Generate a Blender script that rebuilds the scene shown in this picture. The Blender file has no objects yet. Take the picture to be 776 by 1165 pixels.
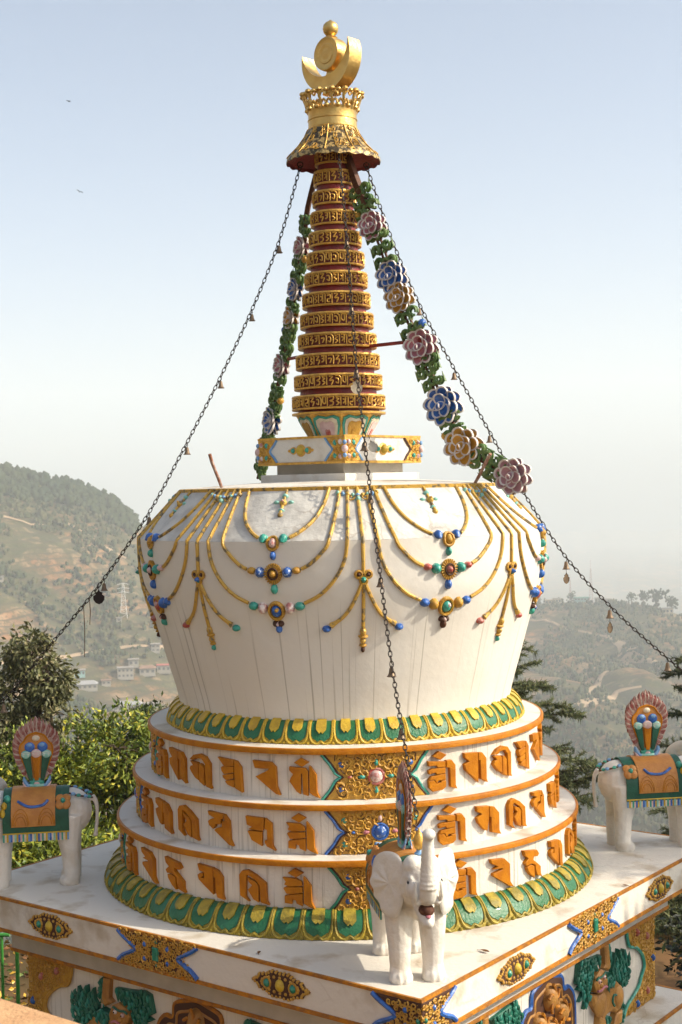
import bpy, bmesh, math, random
from math import sin, cos, pi, radians as R, sqrt
from mathutils import Vector, Matrix, noise
random.seed(7)
SC = bpy.context.scene
COL = SC.collection

# ------------------------------------------------------------------ camera, sky, sun, exposure
CAM = Vector((0, -10.412, 2.80))
cd = bpy.data.cameras.new('camera'); cam = bpy.data.objects.new('camera', cd); COL.objects.link(cam)
cd.sensor_fit = 'VERTICAL'; cd.sensor_height = 24; cd.lens = 1607.3 / 1165 * 24
cd.clip_start = 0.1; cd.clip_end = 30000
pit, rol = R(-1.086), R(-1.244)
F = Vector((0, cos(pit), sin(pit))); R0 = Vector((1, 0, 0)); U0 = R0.cross(F)
RR = R0 * cos(rol) + U0 * sin(rol); UU = -R0 * sin(rol) + U0 * cos(rol)
cam.matrix_world = Matrix(((RR.x, UU.x, -F.x, CAM.x), (RR.y, UU.y, -F.y, CAM.y), (RR.z, UU.z, -F.z, CAM.z), (0, 0, 0, 1)))
cd.dof.use_dof = True; cd.dof.focus_distance = 9.3; cd.dof.aperture_fstop = 4.5
SC.camera = cam

SUN_AZ, SUN_EL = R(-10), R(35)        # azimuth measured from +X towards +Y
w = bpy.data.worlds.new('World'); SC.world = w; w.use_nodes = True
nt = w.node_tree; bg = nt.nodes['Background']
sky = nt.nodes.new('ShaderNodeTexSky'); sky.sky_type = 'NISHITA'; sky.sun_disc = False
sky.sun_elevation = SUN_EL; sky.sun_rotation = pi / 2 - SUN_AZ
sky.altitude = 1500; sky.air_density = 0.6; sky.dust_density = 10; sky.ozone_density = 0.0
mx = nt.nodes.new('ShaderNodeMix'); mx.data_type = 'RGBA'; mx.blend_type = 'MULTIPLY'; mx.inputs[0].default_value = 1; mx.inputs[7].default_value = (.965, 1.0, .95, 1)
nt.links.new(sky.outputs[0], mx.inputs[6]); nt.links.new(mx.outputs[2], bg.inputs[0]); bg.inputs[1].default_value = 0.15
sl = bpy.data.lights.new('sun', 'SUN'); sl.energy = 3.0; sl.angle = R(0.6); sl.color = (1.0, 0.89, 0.71)
so = bpy.data.objects.new('sun', sl); COL.objects.link(so)
sd = Vector((cos(SUN_EL) * cos(SUN_AZ), cos(SUN_EL) * sin(SUN_AZ), sin(SUN_EL)))
so.rotation_euler = sd.to_track_quat('Z', 'Y').to_euler()
vs = SC.view_settings; vs.view_transform = 'Standard'; vs.look = 'None'; vs.gamma = 1; vs.use_curve_mapping = False
vs.exposure = 0.95
SC.cycles.volume_bounces = 5; SC.cycles.max_bounces = 8; SC.cycles.diffuse_bounces = 4; SC.cycles.use_denoising = True
SC.cycles.transparent_max_bounces = 8; SC.cycles.caustics_reflective = False; SC.cycles.caustics_refractive = False

# ------------------------------------------------------------------ materials
def mat(name, col, rough=.6, metal=0, spec=.4, col2=None, scale=8, amt=.5, bump=0, bscale=60, streak=0, ssc=(22, .9), slo=.60, shi=.72, crack=0, csc=2, szmax=0, coat=0, lo=.4, hi=.62, detail=4):
    m = bpy.data.materials.new(name); m.use_nodes = True
    n = m.node_tree.nodes; l = m.node_tree.links; b = n['Principled BSDF']
    b.inputs['Roughness'].default_value = rough; b.inputs['Metallic'].default_value = metal
    b.inputs['Specular IOR Level'].default_value = spec; b.inputs['Coat Weight'].default_value = coat
    c = (*col, 1); b.inputs['Base Color'].default_value = c
    g = n.new('ShaderNodeNewGeometry')
    cur = None
    if col2 is not None:
        t = n.new('ShaderNodeTexNoise'); t.inputs['Scale'].default_value = scale; t.inputs['Detail'].default_value = detail
        l.new(g.outputs['Position'], t.inputs['Vector'])
        r = n.new('ShaderNodeMapRange'); r.inputs[1].default_value = lo; r.inputs[2].default_value = hi; r.inputs[4].default_value = amt
        l.new(t.outputs[0], r.inputs[0])
        x = n.new('ShaderNodeMix'); x.data_type = 'RGBA'; x.inputs[6].default_value = c; x.inputs[7].default_value = (*col2, 1)
        l.new(r.outputs[0], x.inputs[0]); cur = x.outputs[2]
    if streak:
        sp = n.new('ShaderNodeSeparateXYZ'); l.new(g.outputs['Position'], sp.inputs[0])
        at = n.new('ShaderNodeMath'); at.operation = 'ARCTAN2'; l.new(sp.outputs[0], at.inputs[0]); l.new(sp.outputs[1], at.inputs[1])
        mp = n.new('ShaderNodeCombineXYZ')
        for i_, (o_, f_) in enumerate(((at.outputs[0], ssc[0] * 1.5), (sp.outputs[2], ssc[1]))):
            q_ = n.new('ShaderNodeMath'); q_.operation = 'MULTIPLY'; l.new(o_, q_.inputs[0]); q_.inputs[1].default_value = f_; l.new(q_.outputs[0], mp.inputs[i_])
        t = n.new('ShaderNodeTexNoise'); t.inputs['Scale'].default_value = 1; t.inputs['Detail'].default_value = 3
        l.new(mp.outputs[0], t.inputs['Vector'])
        r = n.new('ShaderNodeMapRange'); r.inputs[1].default_value = slo; r.inputs[2].default_value = shi; r.inputs[4].default_value = streak
        l.new(t.outputs[0], r.inputs[0])
        # only vertical faces run with rain streaks
        sx = n.new('ShaderNodeSeparateXYZ'); l.new(g.outputs['True Normal'], sx.inputs[0])
        ab = n.new('ShaderNodeMath'); ab.operation = 'ABSOLUTE'; l.new(sx.outputs[2], ab.inputs[0])
        rr = n.new('ShaderNodeMapRange'); rr.inputs[1].default_value = .3; rr.inputs[2].default_value = .7; rr.inputs[3].default_value = 1; rr.inputs[4].default_value = 0
        l.new(ab.outputs[0], rr.inputs[0])
        mu = n.new('ShaderNodeMath'); mu.operation = 'MULTIPLY'; l.new(r.outputs[0], mu.inputs[0]); l.new(rr.outputs[0], mu.inputs[1])
        if szmax:      # rain only carries dirt down from the ornaments
            rz = n.new('ShaderNodeMapRange'); rz.inputs[1].default_value = szmax - .12; rz.inputs[2].default_value = szmax + .06; rz.inputs[3].default_value = 1; rz.inputs[4].default_value = 0
            l.new(sp.outputs[2], rz.inputs[0]); m2 = n.new('ShaderNodeMath'); m2.operation = 'MULTIPLY'; l.new(mu.outputs[0], m2.inputs[0]); l.new(rz.outputs[0], m2.inputs[1]); mu = m2
        x = n.new('ShaderNodeMix'); x.data_type = 'RGBA'; x.inputs[7].default_value = (.27, .24, .19, 1)
        if cur: l.new(cur, x.inputs[6])
        else: x.inputs[6].default_value = c
        l.new(mu.outputs[0], x.inputs[0]); cur = x.outputs[2]
    if crack:     # hairline cracks with brown dirt in them
        t0 = n.new('ShaderNodeTexNoise'); t0.inputs['Scale'].default_value = 2.2; t0.inputs['Detail'].default_value = 6; l.new(g.outputs['Position'], t0.inputs['Vector'])
        va = n.new('ShaderNodeVectorMath'); va.operation = 'MULTIPLY_ADD'; l.new(t0.outputs[1], va.inputs[0]); va.inputs[1].default_value = (.7, .7, .7); l.new(g.outputs['Position'], va.inputs[2])
        vo = n.new('ShaderNodeTexVoronoi'); vo.feature = 'DISTANCE_TO_EDGE'; vo.inputs['Scale'].default_value = csc; l.new(va.outputs[0], vo.inputs['Vector'])
        r = n.new('ShaderNodeMapRange'); r.inputs[1].default_value = .004 * csc; r.inputs[2].default_value = .010 * csc; r.inputs[3].default_value = crack; r.inputs[4].default_value = 0; l.new(vo.outputs['Distance'], r.inputs[0])
        t1 = n.new('ShaderNodeTexNoise'); t1.inputs['Scale'].default_value = 1.7; l.new(g.outputs['Position'], t1.inputs['Vector'])
        r2 = n.new('ShaderNodeMapRange'); r2.inputs[1].default_value = .50; r2.inputs[2].default_value = .60; l.new(t1.outputs[0], r2.inputs[0])
        mu = n.new('ShaderNodeMath'); mu.operation = 'MULTIPLY'; l.new(r.outputs[0], mu.inputs[0]); l.new(r2.outputs[0], mu.inputs[1])
        x = n.new('ShaderNodeMix'); x.data_type = 'RGBA'; x.inputs[7].default_value = (.20, .13, .08, 1)
        if cur: l.new(cur, x.inputs[6])
        else: x.inputs[6].default_value = c
        l.new(mu.outputs[0], x.inputs[0]); cur = x.outputs[2]
    if cur: l.new(cur, b.inputs['Base Color'])
    if bump:
        t = n.new('ShaderNodeTexNoise'); t.inputs['Scale'].default_value = bscale; t.inputs['Detail'].default_value = 5
        l.new(g.outputs['Position'], t.inputs['Vector'])
        bn = n.new('ShaderNodeBump'); bn.inputs['Strength'].default_value = bump; bn.inputs['Distance'].default_value = .01
        l.new(t.outputs[0], bn.inputs['Height']); l.new(bn.outputs[0], b.inputs['Normal'])
    return m
M = {}
M['white'] = mat('whitewash', (.70, .67, .61), .75, 0, .25, (.66, .60, .51), 3.2, .55, .35, 40, streak=.6, ssc=(60, 1.4), slo=.55, shi=.68)
M['dome'] = mat('dome_whitewash', (.745, .715, .66), .7, 0, .3, (.70, .64, .55), 1.6, .5, .25, 16, streak=.55, ssc=(44, .36), slo=.60, shi=.68, szmax=2.02)
M['domeup'] = mat('weathered_whitewash', (0.634, 0.616, 0.572), .8, 0, .2, (.40, .385, .36), 6, .75, .45, 30, lo=.46, hi=.66, detail=8, crack=.3, csc=3.5)
M['top'] = mat('worn_white_paint', (0.695, 0.656, 0.590), .7, 0, .3, (.42, .33, .22), 4, .75, .4, 25, lo=.53, hi=.70, detail=9, crack=.22, csc=1.1)
M['stat'] = mat('statue_white', (0.722, 0.686, 0.625), .6, 0, .35, (.50, .42, .31), 6, .6, .7, 30, lo=.52, hi=.72, detail=8)
M['orange'] = mat('orange_paint', (.48, .175, .006), .5, 0, .2, (.36, .115, .005), 11, .8, .4, 60)
M['edge'] = mat('ochre_edge_paint', (.48, .19, .018), .6, 0, .2, (.22, .10, .04), 20, .7, .5, 50)
M['ochre'] = mat('ochre_relief', (.52, .29, .04), .45, 0, .4, (.38, .18, .03), 26, .6, .5, 80)
M['dark'] = mat('dark_ground', (.07, .03, .018), .7)
M['yellow'] = mat('mustard_paint', (.58, .39, .035), .45, 0, .4, (.36, .22, .03), 18, .6, .5, 60)
M['moss'] = mat('mustard_green_paint', (.40, .30, .035), .5, 0, .4, (.16, .14, .03), 18, .7, .6, 60)
M['gold'] = mat('gold_leaf', (.74, .50, .17), .38, .9, .5, (.62, .38, .12), 12, .6, .35, 30)
M['goldp'] = mat('gold_paint', (.72, .42, .08), .38, .35, .5, (.42, .20, .04), 30, .6, .4, 90)
M['green'] = mat('green_enamel', (.012, .17, .10), .3, 0, .5, (.03, .28, .2), 22, .6, .5, 60, coat=.2)
M['dgreen'] = mat('dark_green_paint', (.012, .075, .045), .5, 0, .4, (.02, .13, .08), 14, .5, .3, 60)
M['teal'] = mat('teal_enamel', (.045, .36, .27), .35, 0, .5, (.02, .2, .18), 24, .6, .5, 60, coat=.2)
M['lteal'] = mat('pale_teal_paint', (.28, .55, .47), .45, 0, .4, (.12, .35, .3), 24, .5, .3, 60)
M['blue'] = mat('blue_enamel', (.035, .15, .52), .33, 0, .5, (.015, .05, .2), 30, .6, .5, 60, coat=.2)
M['lblue'] = mat('light_blue_paint', (.2, .38, .62), .45, 0, .4, (.09, .2, .45), 24, .5, .3, 60)
M['red'] = mat('maroon_paint', (.24, .018, .014), .42, 0, .45, (.13, .012, .01), 18, .6, .4, 60)
M['redb'] = mat('brick_red_enamel', (.40, .06, .045), .35, 0, .5, (.6, .45, .38), 30, .4, .3, 60)
M['pink'] = mat('pink_paint', (.52, .20, .24), .5, 0, .4, (.28, .09, .12), 22, .6, .3, 60)
M['palep'] = mat('pale_pink_paint', (.68, .50, .48), .5, 0, .4, (.5, .3, .3), 22, .5, .3, 60)
M['cream'] = mat('cream_paint', (.72, .64, .50), .55, 0, .3, (.5, .4, .28), 22, .5, .3, 60)
M['flw'] = mat('petal_edge_white', (.74, .69, .66), .55, 0, .3, (.42, .35, .33), 30, .5)
M['leaf'] = mat('garland_green', (.05, .115, .028), .5, 0, .4, (.16, .24, .07), 26, .7)
M['brown'] = mat('brown_wood', (.12, .045, .022), .6, 0, .3, (.06, .025, .015), 20, .6, .4, 50)
M['iron'] = mat('dark_iron', (.030, .022, .020), .7, .2, .3)
M['bronze'] = mat('bell_bronze', (.22, .15, .09), .5, .4, .5, (.14, .1, .07), 40, .7)
M['rust'] = mat('rusty_iron', (.30, .13, .08), .8, .1, .3, (.5, .38, .32), 30, .7, .6, 60)
M['grey'] = mat('grey_plaster', (.50, .47, .42), .8, 0, .2, (.36, .34, .3), 6, .5, .3, 40)
M['gemw'] = mat('white_red_gem', (.72, .62, .58), .35, 0, .5, (.35, .05, .04), 30, .8, 0)
M['gemb'] = mat('blue_mottled_gem', (.03, .1, .36), .3, 0, .5, (.5, .6, .7), 45, .8, lo=.55, hi=.6)
M['black'] = mat('black_paint', (.012, .011, .012), .5)
M['mouth'] = mat('mouth_dark', (.075, .028, .018), .7, 0, .2, (.20, .10, .06), 40, .5)

M['greent'] = mat('lotus_green_enamel', (.016, .12, .04), .38, 0, .4, (.03, .18, .10), 9, .6, .5, 60, coat=.15)
M['lion'] = mat('lion_ochre_paint', (.42, .21, .05), .5, 0, .4, (.28, .12, .03), 14, .6, .5, 50)
M['mane2'] = mat('lion_teal_paint', (.03, .23, .18), .45, 0, .4)
M['mane'] = mat('lion_green_paint', (.02, .16, .11), .45, 0, .4, (.015, .09, .06), 16, .6, .4, 50)
M['goldw'] = mat('worn_gilding', (.58, .35, .065), .42, .15, .45, (.11, .10, .075), 24, .85, .5, 90, lo=.52, hi=.62)
M['gred'] = mat('letter_ground', (.13, .02, .012), .6)
M['goldetch'] = mat('etched_gold', (.56, .39, .15), .45, .5, .5, (.06, .045, .03), 34, .95, .6, 60, lo=.44, hi=.53)
M['leafl'] = mat('garland_light_green', (.14, .20, .06), .5, 0, .4, (.07, .17, .04), 26, .6)
M['yel'] = mat('golden_petal', (.55, .28, .035), .5, 0, .4, (.40, .17, .02), 22, .5, .3, 60)
M['pinkl'] = mat('faded_pink_petal', (.46, .25, .29), .55, 0, .3, (.34, .17, .2), 22, .5, .3, 60)
M['orangep'] = mat('saddle_ochre', (.50, .22, .05), .5, 0, .4, (.36, .13, .03), 16, .5, .4, 60)
M['flamew'] = mat('flame_pale', (.42, .34, .29), .55, 0, .3, (.4, .18, .16), 26, .5, .4, 60)
M['flame'] = mat('flame_maroon', (.24, .06, .05), .5, 0, .4, (.40, .26, .22), 24, .6, .4, 60)
M['bark'] = mat('bark', (.10, .075, .05), .9, 0, .2, (.05, .035, .025), 20, .6, .5, 40)
M['leafm'] = mat('leaf_green', (.13, .19, .025), .5, 0, .4, (.05, .09, .02), 6, .6)
M['leafd'] = mat('leaf_dark', (.05, .08, .018), .5, 0, .4)
M['leafy'] = mat('leaf_yellow_green', (.22, .26, .03), .5, 0, .4, (.13, .18, .025), 6, .6)
M['leafyy'] = mat('leaf_yellow', (.42, .38, .035), .5, 0, .4)
M['leafk'] = mat('leaf_blackish', (.016, .024, .014), .5, 0, .5)
M['leafo'] = mat('leaf_olive', (.10, .105, .035), .45, 0, .5)
M['leafo2'] = mat('leaf_olive_light', (.16, .155, .06), .45, 0, .5)
M['leafo3'] = mat('leaf_olive_pale', (.24, .21, .10), .45, 0, .5)
M['needle'] = mat('cedar_needle', (.045, .065, .026), .6, 0, .3, (.08, .10, .035), 2, .7)
M['needle2'] = mat('cedar_needle_light', (.14, .15, .055), .6, 0, .3)
M['sand'] = mat('sandy_plaster', (.62, .38, .20), .85, 0, .2, (.45, .24, .12), 9, .6, .5, 70)
M['rgreen'] = mat('railing_green', (.06, .30, .05), .4, 0, .5)
M['ryel'] = mat('wheel_yellow', (.60, .36, .04), .45, 0, .4)
M['dry'] = mat('dry_leaf', (.22, .11, .05), .8, 0, .2, (.10, .05, .03), 30, .6)
M['dirt'] = mat('dirt_road', (.40, .29, .19), .95, 0, .1, (.30, .21, .13), .06, .6)
M['scrub'] = mat('scrub_green', (.022, .038, .018), .9, 0, .1, (.05, .06, .025), .01, .7)
M['scrub2'] = mat('scrub_olive', (.075, .075, .035), .9, 0, .1)
for _k, _c in dict(hwall=(.38, .35, .30), hroof=(.30, .27, .24), hroofg=(.33, .33, .34), hteal=(.30, .48, .46), hwin=(.12, .12, .12), hred=(.45, .12, .10), hbrown=(.28, .17, .12), htan=(.46, .36, .24), hcream=(.60, .52, .38), hgreen=(.12, .30, .24), mastm=(.62, .62, .62), mastr=(.45, .30, .28)).items(): M[_k] = mat('far_' + _k, _c, .8, 0, .2)
def land_mat():
    m = mat('hillside', (.24, .15, .085), .95, 0, .1); n = m.node_tree.nodes; l = m.node_tree.links; b = n['Principled BSDF']
    g = n.new('ShaderNodeNewGeometry')
    def N(sc, de, di=0):
        t = n.new('ShaderNodeTexNoise'); t.inputs['Scale'].default_value = sc; t.inputs['Detail'].default_value = de; t.inputs['Distortion'].default_value = di; l.new(g.outputs['Position'], t.inputs['Vector']); return t.outputs[0]
    def ramp(x, lo, hi, a=0, c=1):
        r = n.new('ShaderNodeMapRange'); r.inputs[1].default_value = lo; r.inputs[2].default_value = hi; r.inputs[3].default_value = a; r.inputs[4].default_value = c; l.new(x, r.inputs[0]); return r.outputs[0]
    def mix(f, a, c):
        x = n.new('ShaderNodeMix'); x.data_type = 'RGBA'; l.new(f, x.inputs[0])
        for i, q in ((6, a), (7, c)):
            if isinstance(q, tuple): x.inputs[i].default_value = (*q, 1)
            else: l.new(q, x.inputs[i])
        return x.outputs[2]
    soil = mix(ramp(N(.013, 6, .4), .42, .60), (.32, .155, .07), (.15, .085, .045))
    soil = mix(ramp(N(.03, 7), .52, .66, 0, .75), soil, (.38, .26, .15))
    green = mix(ramp(N(.05, 4), .45, .6), (.045, .058, .025), (.09, .09, .04))
    c = mix(ramp(N(.02, 8, .3), .43, .52, 0, .92), soil, green)
    c = mix(ramp(N(.16, 6, .5), .46, .58, 0, .75), c, (.085, .075, .04)); c = mix(ramp(N(.07, 7, .8), .55, .66, 0, .6), c, (.33, .22, .13)); c = mix(ramp(N(.42, 4), .5, .62, 0, .6), c, (.04, .05, .022))
    # field terraces follow the contours
    sx = n.new('ShaderNodeSeparateXYZ'); l.new(g.outputs['Position'], sx.inputs[0])
    ns = N(.02, 3); ml = n.new('ShaderNodeMath'); ml.operation = 'MULTIPLY_ADD'; l.new(ns, ml.inputs[0]); ml.inputs[1].default_value = 14; l.new(sx.outputs[2], ml.inputs[2])
    md = n.new('ShaderNodeMath'); md.operation = 'MODULO'; l.new(ml.outputs[0], md.inputs[0]); md.inputs[1].default_value = 5.2
    ab = n.new('ShaderNodeMath'); ab.operation = 'ABSOLUTE'; l.new(md.outputs[0], ab.inputs[0])
    tr = ramp(ab.outputs[0], .8, 1.9, .85, 0)
    mk = ramp(N(.008, 3), .38, .50); mu = n.new('ShaderNodeMath'); mu.operation = 'MULTIPLY'; l.new(tr, mu.inputs[0]); l.new(mk, mu.inputs[1])
    c = mix(mu.outputs[0], c, (.07, .06, .035))
    l.new(c, b.inputs['Base Color']); return m
M['land'] = land_mat()
def haze_mat():
    m = bpy.data.materials.new('haze_air'); m.use_nodes = True; n = m.node_tree.nodes; l = m.node_tree.links
    n.remove(n['Principled BSDF']); v = n.new('ShaderNodeVolumePrincipled'); v.inputs['Color'].default_value = (.90, .965, 1.0, 1); v.inputs['Density'].default_value = HAZE; v.inputs['Anisotropy'].default_value = .0
    l.new(v.outputs[0], n['Material Output'].inputs['Volume']); return m
HAZE = .0003
M['haze'] = haze_mat()
# ------------------------------------------------------------------ mesh builder
class MB:
    def __init__(s): s.v = []; s.f = []; s.mi = []; s.mats = []
    def m(s, k):
        if k not in s.mats: s.mats.append(k)
        return s.mats.index(k)
    def add(s, vs, fs, k):
        b = len(s.v); s.v += [tuple(v) for v in vs]; i = s.m(k)
        for f in fs: s.f.append([b + q for q in f]); s.mi.append(i)
    def grid(s, P, k, cu=False, cv=False):   # P[i][j]
        nu, nv = len(P), len(P[0]); b = []
        for i in range(nu if cu else nu - 1):
            for j in range(nv if cv else nv - 1):
                i2, j2 = (i + 1) % nu, (j + 1) % nv
                b.append([i * nv + j, i2 * nv + j, i2 * nv + j2, i * nv + j2])
        s.add([p for r in P for p in r], b, k)
    def tube(s, path, rad, k, n=6, flat=1, caps=True):
        path = [Vector(p) for p in path]; N = len(path)
        if not hasattr(rad, '__len__'): rad = [rad] * N
        rings = []; up = None
        for i, p in enumerate(path):
            t = (path[min(i + 1, N - 1)] - path[max(i - 1, 0)])
            t = t.normalized() if t.length > 1e-9 else Vector((0, 0, 1))
            if up is None: up = Vector((0, 0, 1)) if abs(t.z) < .9 else Vector((1, 0, 0))
            up = (up - t * up.dot(t))
            up = up.normalized() if up.length > 1e-6 else t.orthogonal().normalized()
            sd_ = t.cross(up)
            rings.append([p + (sd_ * cos(a) + up * sin(a) * flat) * rad[i] for a in [2 * pi * q / n for q in range(n)]])
        s.grid(rings, k, False, True)
        if caps:
            s.add(rings[0], [list(range(n))[::-1]], k); s.add(rings[-1], [list(range(n))], k)
    def lathe(s, prof, k, n=32, o=(0, 0, 0), sx=1, fn=None):
        P = []
        for i in range(n):
            a = 2 * pi * i / n
            P.append([(o[0] + r * sin(a) * sx, o[1] - r * cos(a), o[2] + z) for r, z in prof])
        if fn: P = [[fn(*p) for p in r] for r in P]
        s.grid(P, k, True, False)
    def ell(s, c, r, k, nu=12, nv=8, M_=None):
        P = []
        for i in range(nu):
            a = 2 * pi * i / nu; row = []
            for j in range(nv + 1):
                b = -pi / 2 + pi * j / nv
                q = Vector((r[0] * cos(a) * cos(b), r[1] * sin(a) * cos(b), r[2] * sin(b)))
                if M_: q = M_ @ q
                row.append(q + Vector(c))
            P.append(row)
        s.grid(P, k, True, False)
    def box(s, a, b, k, fn=None):
        V = [(x, y, z) for x in (a[0], b[0]) for y in (a[1], b[1]) for z in (a[2], b[2])]
        if fn: V = [fn(*v) for v in V]
        s.add(V, [[0, 1, 3, 2], [4, 6, 7, 5], [0, 4, 5, 1], [2, 3, 7, 6], [0, 2, 6, 4], [1, 5, 7, 3]], k)
    def prism(s, poly, h0, h1, k, fn, bev=0, kside=None, both=False):   # poly in (u,v); fn(u,v,h)
        A = sum(poly[i][0] * poly[(i + 1) % len(poly)][1] - poly[(i + 1) % len(poly)][0] * poly[i][1] for i in range(len(poly)))
        if A < 0: poly = poly[::-1]
        n = len(poly)
        top = inset(poly, bev) if bev else poly
        hm = h1 - bev * .8
        L = [[fn(u, v, h0) for u, v in poly], [fn(u, v, hm) for u, v in poly], [fn(u, v, h1) for u, v in top]]
        if not bev: L = [L[0], L[2]]
        V = [p for r in L for p in r]; fs = []
        for a in range(len(L) - 1):
            for i in range(n):
                j = (i + 1) % n; fs.append([a * n + i, a * n + j, (a + 1) * n + j, (a + 1) * n + i])
        s.add(V, fs, kside or k); s.add(L[-1], [list(range(n))], k)
        if both: s.add(L[0], [list(range(n))[::-1]], k)
    def dome(s, c, ru, rv, h, k, fn, n=10, m=4, h0=0):     # a bead / cabochon on a mapped surface
        rows = []
        for j in range(m + 1):
            t = pi / 2 * j / m
            rows.append([fn(c[0] + ru * cos(t) * cos(2 * pi * i / n), c[1] + rv * cos(t) * sin(2 * pi * i / n), h0 + h * sin(t)) for i in range(n)])
        s.grid(rows, k, False, True)
    def build(s, name, parent=None, sharp=38, smooth=True):
        me = bpy.data.meshes.new(name); me.from_pydata([tuple(v) for v in s.v], [], s.f)
        for k in s.mats: me.materials.append(M[k] if isinstance(k, str) else k)
        me.polygons.foreach_set('material_index', s.mi)
        if smooth:
            me.polygons.foreach_set('use_smooth', [True] * len(s.f)); me.set_sharp_from_angle(angle=R(sharp))
        me.validate(); me.update()
        o = bpy.data.objects.new(name, me); COL.objects.link(o)
        if parent: o.parent = parent
        return o
def inset(poly, d):
    n = len(poly); out = []
    for i in range(n):
        p0, p1, p2 = Vector(poly[i - 1]), Vector(poly[i]), Vector(poly[(i + 1) % n])
        a = (p1 - p0); b = (p2 - p1)
        if a.length < 1e-9 or b.length < 1e-9: out.append(tuple(p1)); continue
        a.normalize(); b.normalize(); na = Vector((-a.y, a.x)); nb = Vector((-b.y, b.x))
        q = na + nb; L = max(.35, 1 + na.dot(nb))
        out.append(tuple(p1 + q * d / L))
    return out
def tag(o, label=None, cat=None, group=None, kind=None):
    if label: o['label'] = label
    if cat: o['category'] = cat
    if group: o['group'] = group
    if kind: o['kind'] = kind
    return o
def empty(name, loc=(0, 0, 0), parent=None, rz=0):
    o = bpy.data.objects.new(name, None); COL.objects.link(o); o.location = loc; o.rotation_euler.z = rz
    o.empty_display_size = .1
    if parent: o.parent = parent
    return o
def copy_tree(o, parent=None):
    c = o.copy(); COL.objects.link(c); c.parent = parent
    for ch in list(o.children): copy_tree(ch, c)
    return c
# surface maps.  theta = 0 faces the viewer (-Y), positive towards +X
def cyl(r, th0):
    th0 = R(th0)
    def fn(u, v, h):
        a = th0 + u / r; q = r + h; return Vector((q * sin(a), -q * cos(a), v))
    return fn
def plane(th, d, oz=0):
    a = R(th); n = Vector((sin(a), -cos(a), 0)); t = Vector((cos(a), sin(a), 0))
    return lambda u, v, h: n * (d + h) + t * u + Vector((0, 0, v + oz))
PHI = 7.68
def bez(pts, n=8):       # Catmull-Rom through points
    P = [Vector(p) for p in pts]; out = []
    for i in range(len(P) - 1):
        p0 = P[max(i - 1, 0)]; p1 = P[i]; p2 = P[i + 1]; p3 = P[min(i + 2, len(P) - 1)]
        for q in range(n):
            t = q / n
            out.append(.5 * ((2 * p1) + (p2 - p0) * t + (2 * p0 - 5 * p1 + 4 * p2 - p3) * t * t + (3 * p1 - p0 - 3 * p2 + p3) * t ** 3))
    out.append(P[-1]); return out
def inside(p, poly):
    x, y = p; c = False
    for i in range(len(poly)):
        x1, y1 = poly[i]; x2, y2 = poly[i - 1]
        if (y1 > y) != (y2 > y) and x < (x2 - x1) * (y - y1) / (y2 - y1) + x1: c = not c
    return c
def curl(mb, fn, c, r, k, rad=.004, h=.004, turns=1.4, a0=0, hand=1, n=9, sides=4):
    pts = []
    for i in range(n + 1):
        t = i / n; a = a0 + hand * turns * 2 * pi * t; q = r * (1 - .8 * t)
        pts.append(fn(c[0] + q * cos(a), c[1] + q * sin(a), h))
    mb.tube(pts, [rad * (1 - .35 * i / n) for i in range(n + 1)], k, sides, caps=False)
def filigree(mb, fn, poly, sp, k, rnd, rad=.0045, h=.003, avoid=()):
    us = [p[0] for p in poly]; vs_ = [p[1] for p in poly]
    u = min(us); row = 0
    while u < max(us):
        v = min(vs_) + (sp * .43 if row % 2 else 0)
        while v < max(vs_):
            p = (u + rnd.uniform(-.2, .2) * sp, v + rnd.uniform(-.2, .2) * sp)
            if inside(p, poly) and all((p[0] - a[0]) ** 2 + (p[1] - a[1]) ** 2 > a[2] ** 2 for a in avoid):
                curl(mb, fn, p, sp * rnd.uniform(.42, .62), k, rad, h, rnd.uniform(.9, 1.5), rnd.uniform(0, 6.3), rnd.choice((1, -1)), 8)
                if rnd.random() < .5: mb.dome((p[0] + sp * .5, p[1] + sp * .3), rad * 1.4, rad * 1.4, rad * 1.8, k, fn, 6, 2)
            v += sp * .9
        u += sp * .82; row += 1

# ------------------------------------------------------------------ the stupa
stupa = empty('stupa', (0, 0, -2.2))
tag(stupa, 'tall white stupa with round lettered tiers, bulging jewelled dome and gilded spire', 'stupa')
def zoff(o): o.location = (0, 0, 2.2); return o
def part(mb, name, parent=None, **k):
    o = mb.build(name, parent or stupa, **k)
    if (parent or stupa) is stupa: zoff(o)
    return o
rnd = random.Random(3)

# --- platform
def rotbox(mb, hs, z0, z1, k, ins=0):
    a = R(PHI + 45)
    fn = lambda x, y, z: Vector((x * cos(a) - y * sin(a), x * sin(a) + y * cos(a), z))
    mb.box((-hs, -hs, z0), (hs, hs, z1), k, fn)
def ringbox(mb, h_out, h_in, z0, z1, k):       # hollow square band
    a = R(PHI + 45)
    V = []
    for hs, z in ((h_in, z0), (h_out, z0), (h_out, z1), (h_in, z1)):
        for x, y in ((-hs, -hs), (hs, -hs), (hs, hs), (-hs, hs)):
            V.append((x * cos(a) - y * sin(a), x * sin(a) + y * cos(a), z))
    fs = []
    for L in range(4):
        for i in range(4):
            j = (i + 1) % 4; q = (L + 1) % 4
            fs.append([L * 4 + i, L * 4 + j, q * 4 + j, q * 4 + i])
    mb.add(V, fs, k)
mb = MB(); rotbox(mb, 2.0, -.235, 0, 'top'); platform = part(mb, 'platform', smooth=False)
mb = MB(); ringbox(mb, 2.008, 1.990, -.016, .003, 'edge'); ringbox(mb, 2.010, 1.9, -.238, -.214, 'edge'); part(mb, 'painted_edge', platform, smooth=False)
mb = MB(); rotbox(mb, 1.735, -.485, -.2352, 'grey'); cornice = part(mb, 'cornice', smooth=False)
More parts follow.
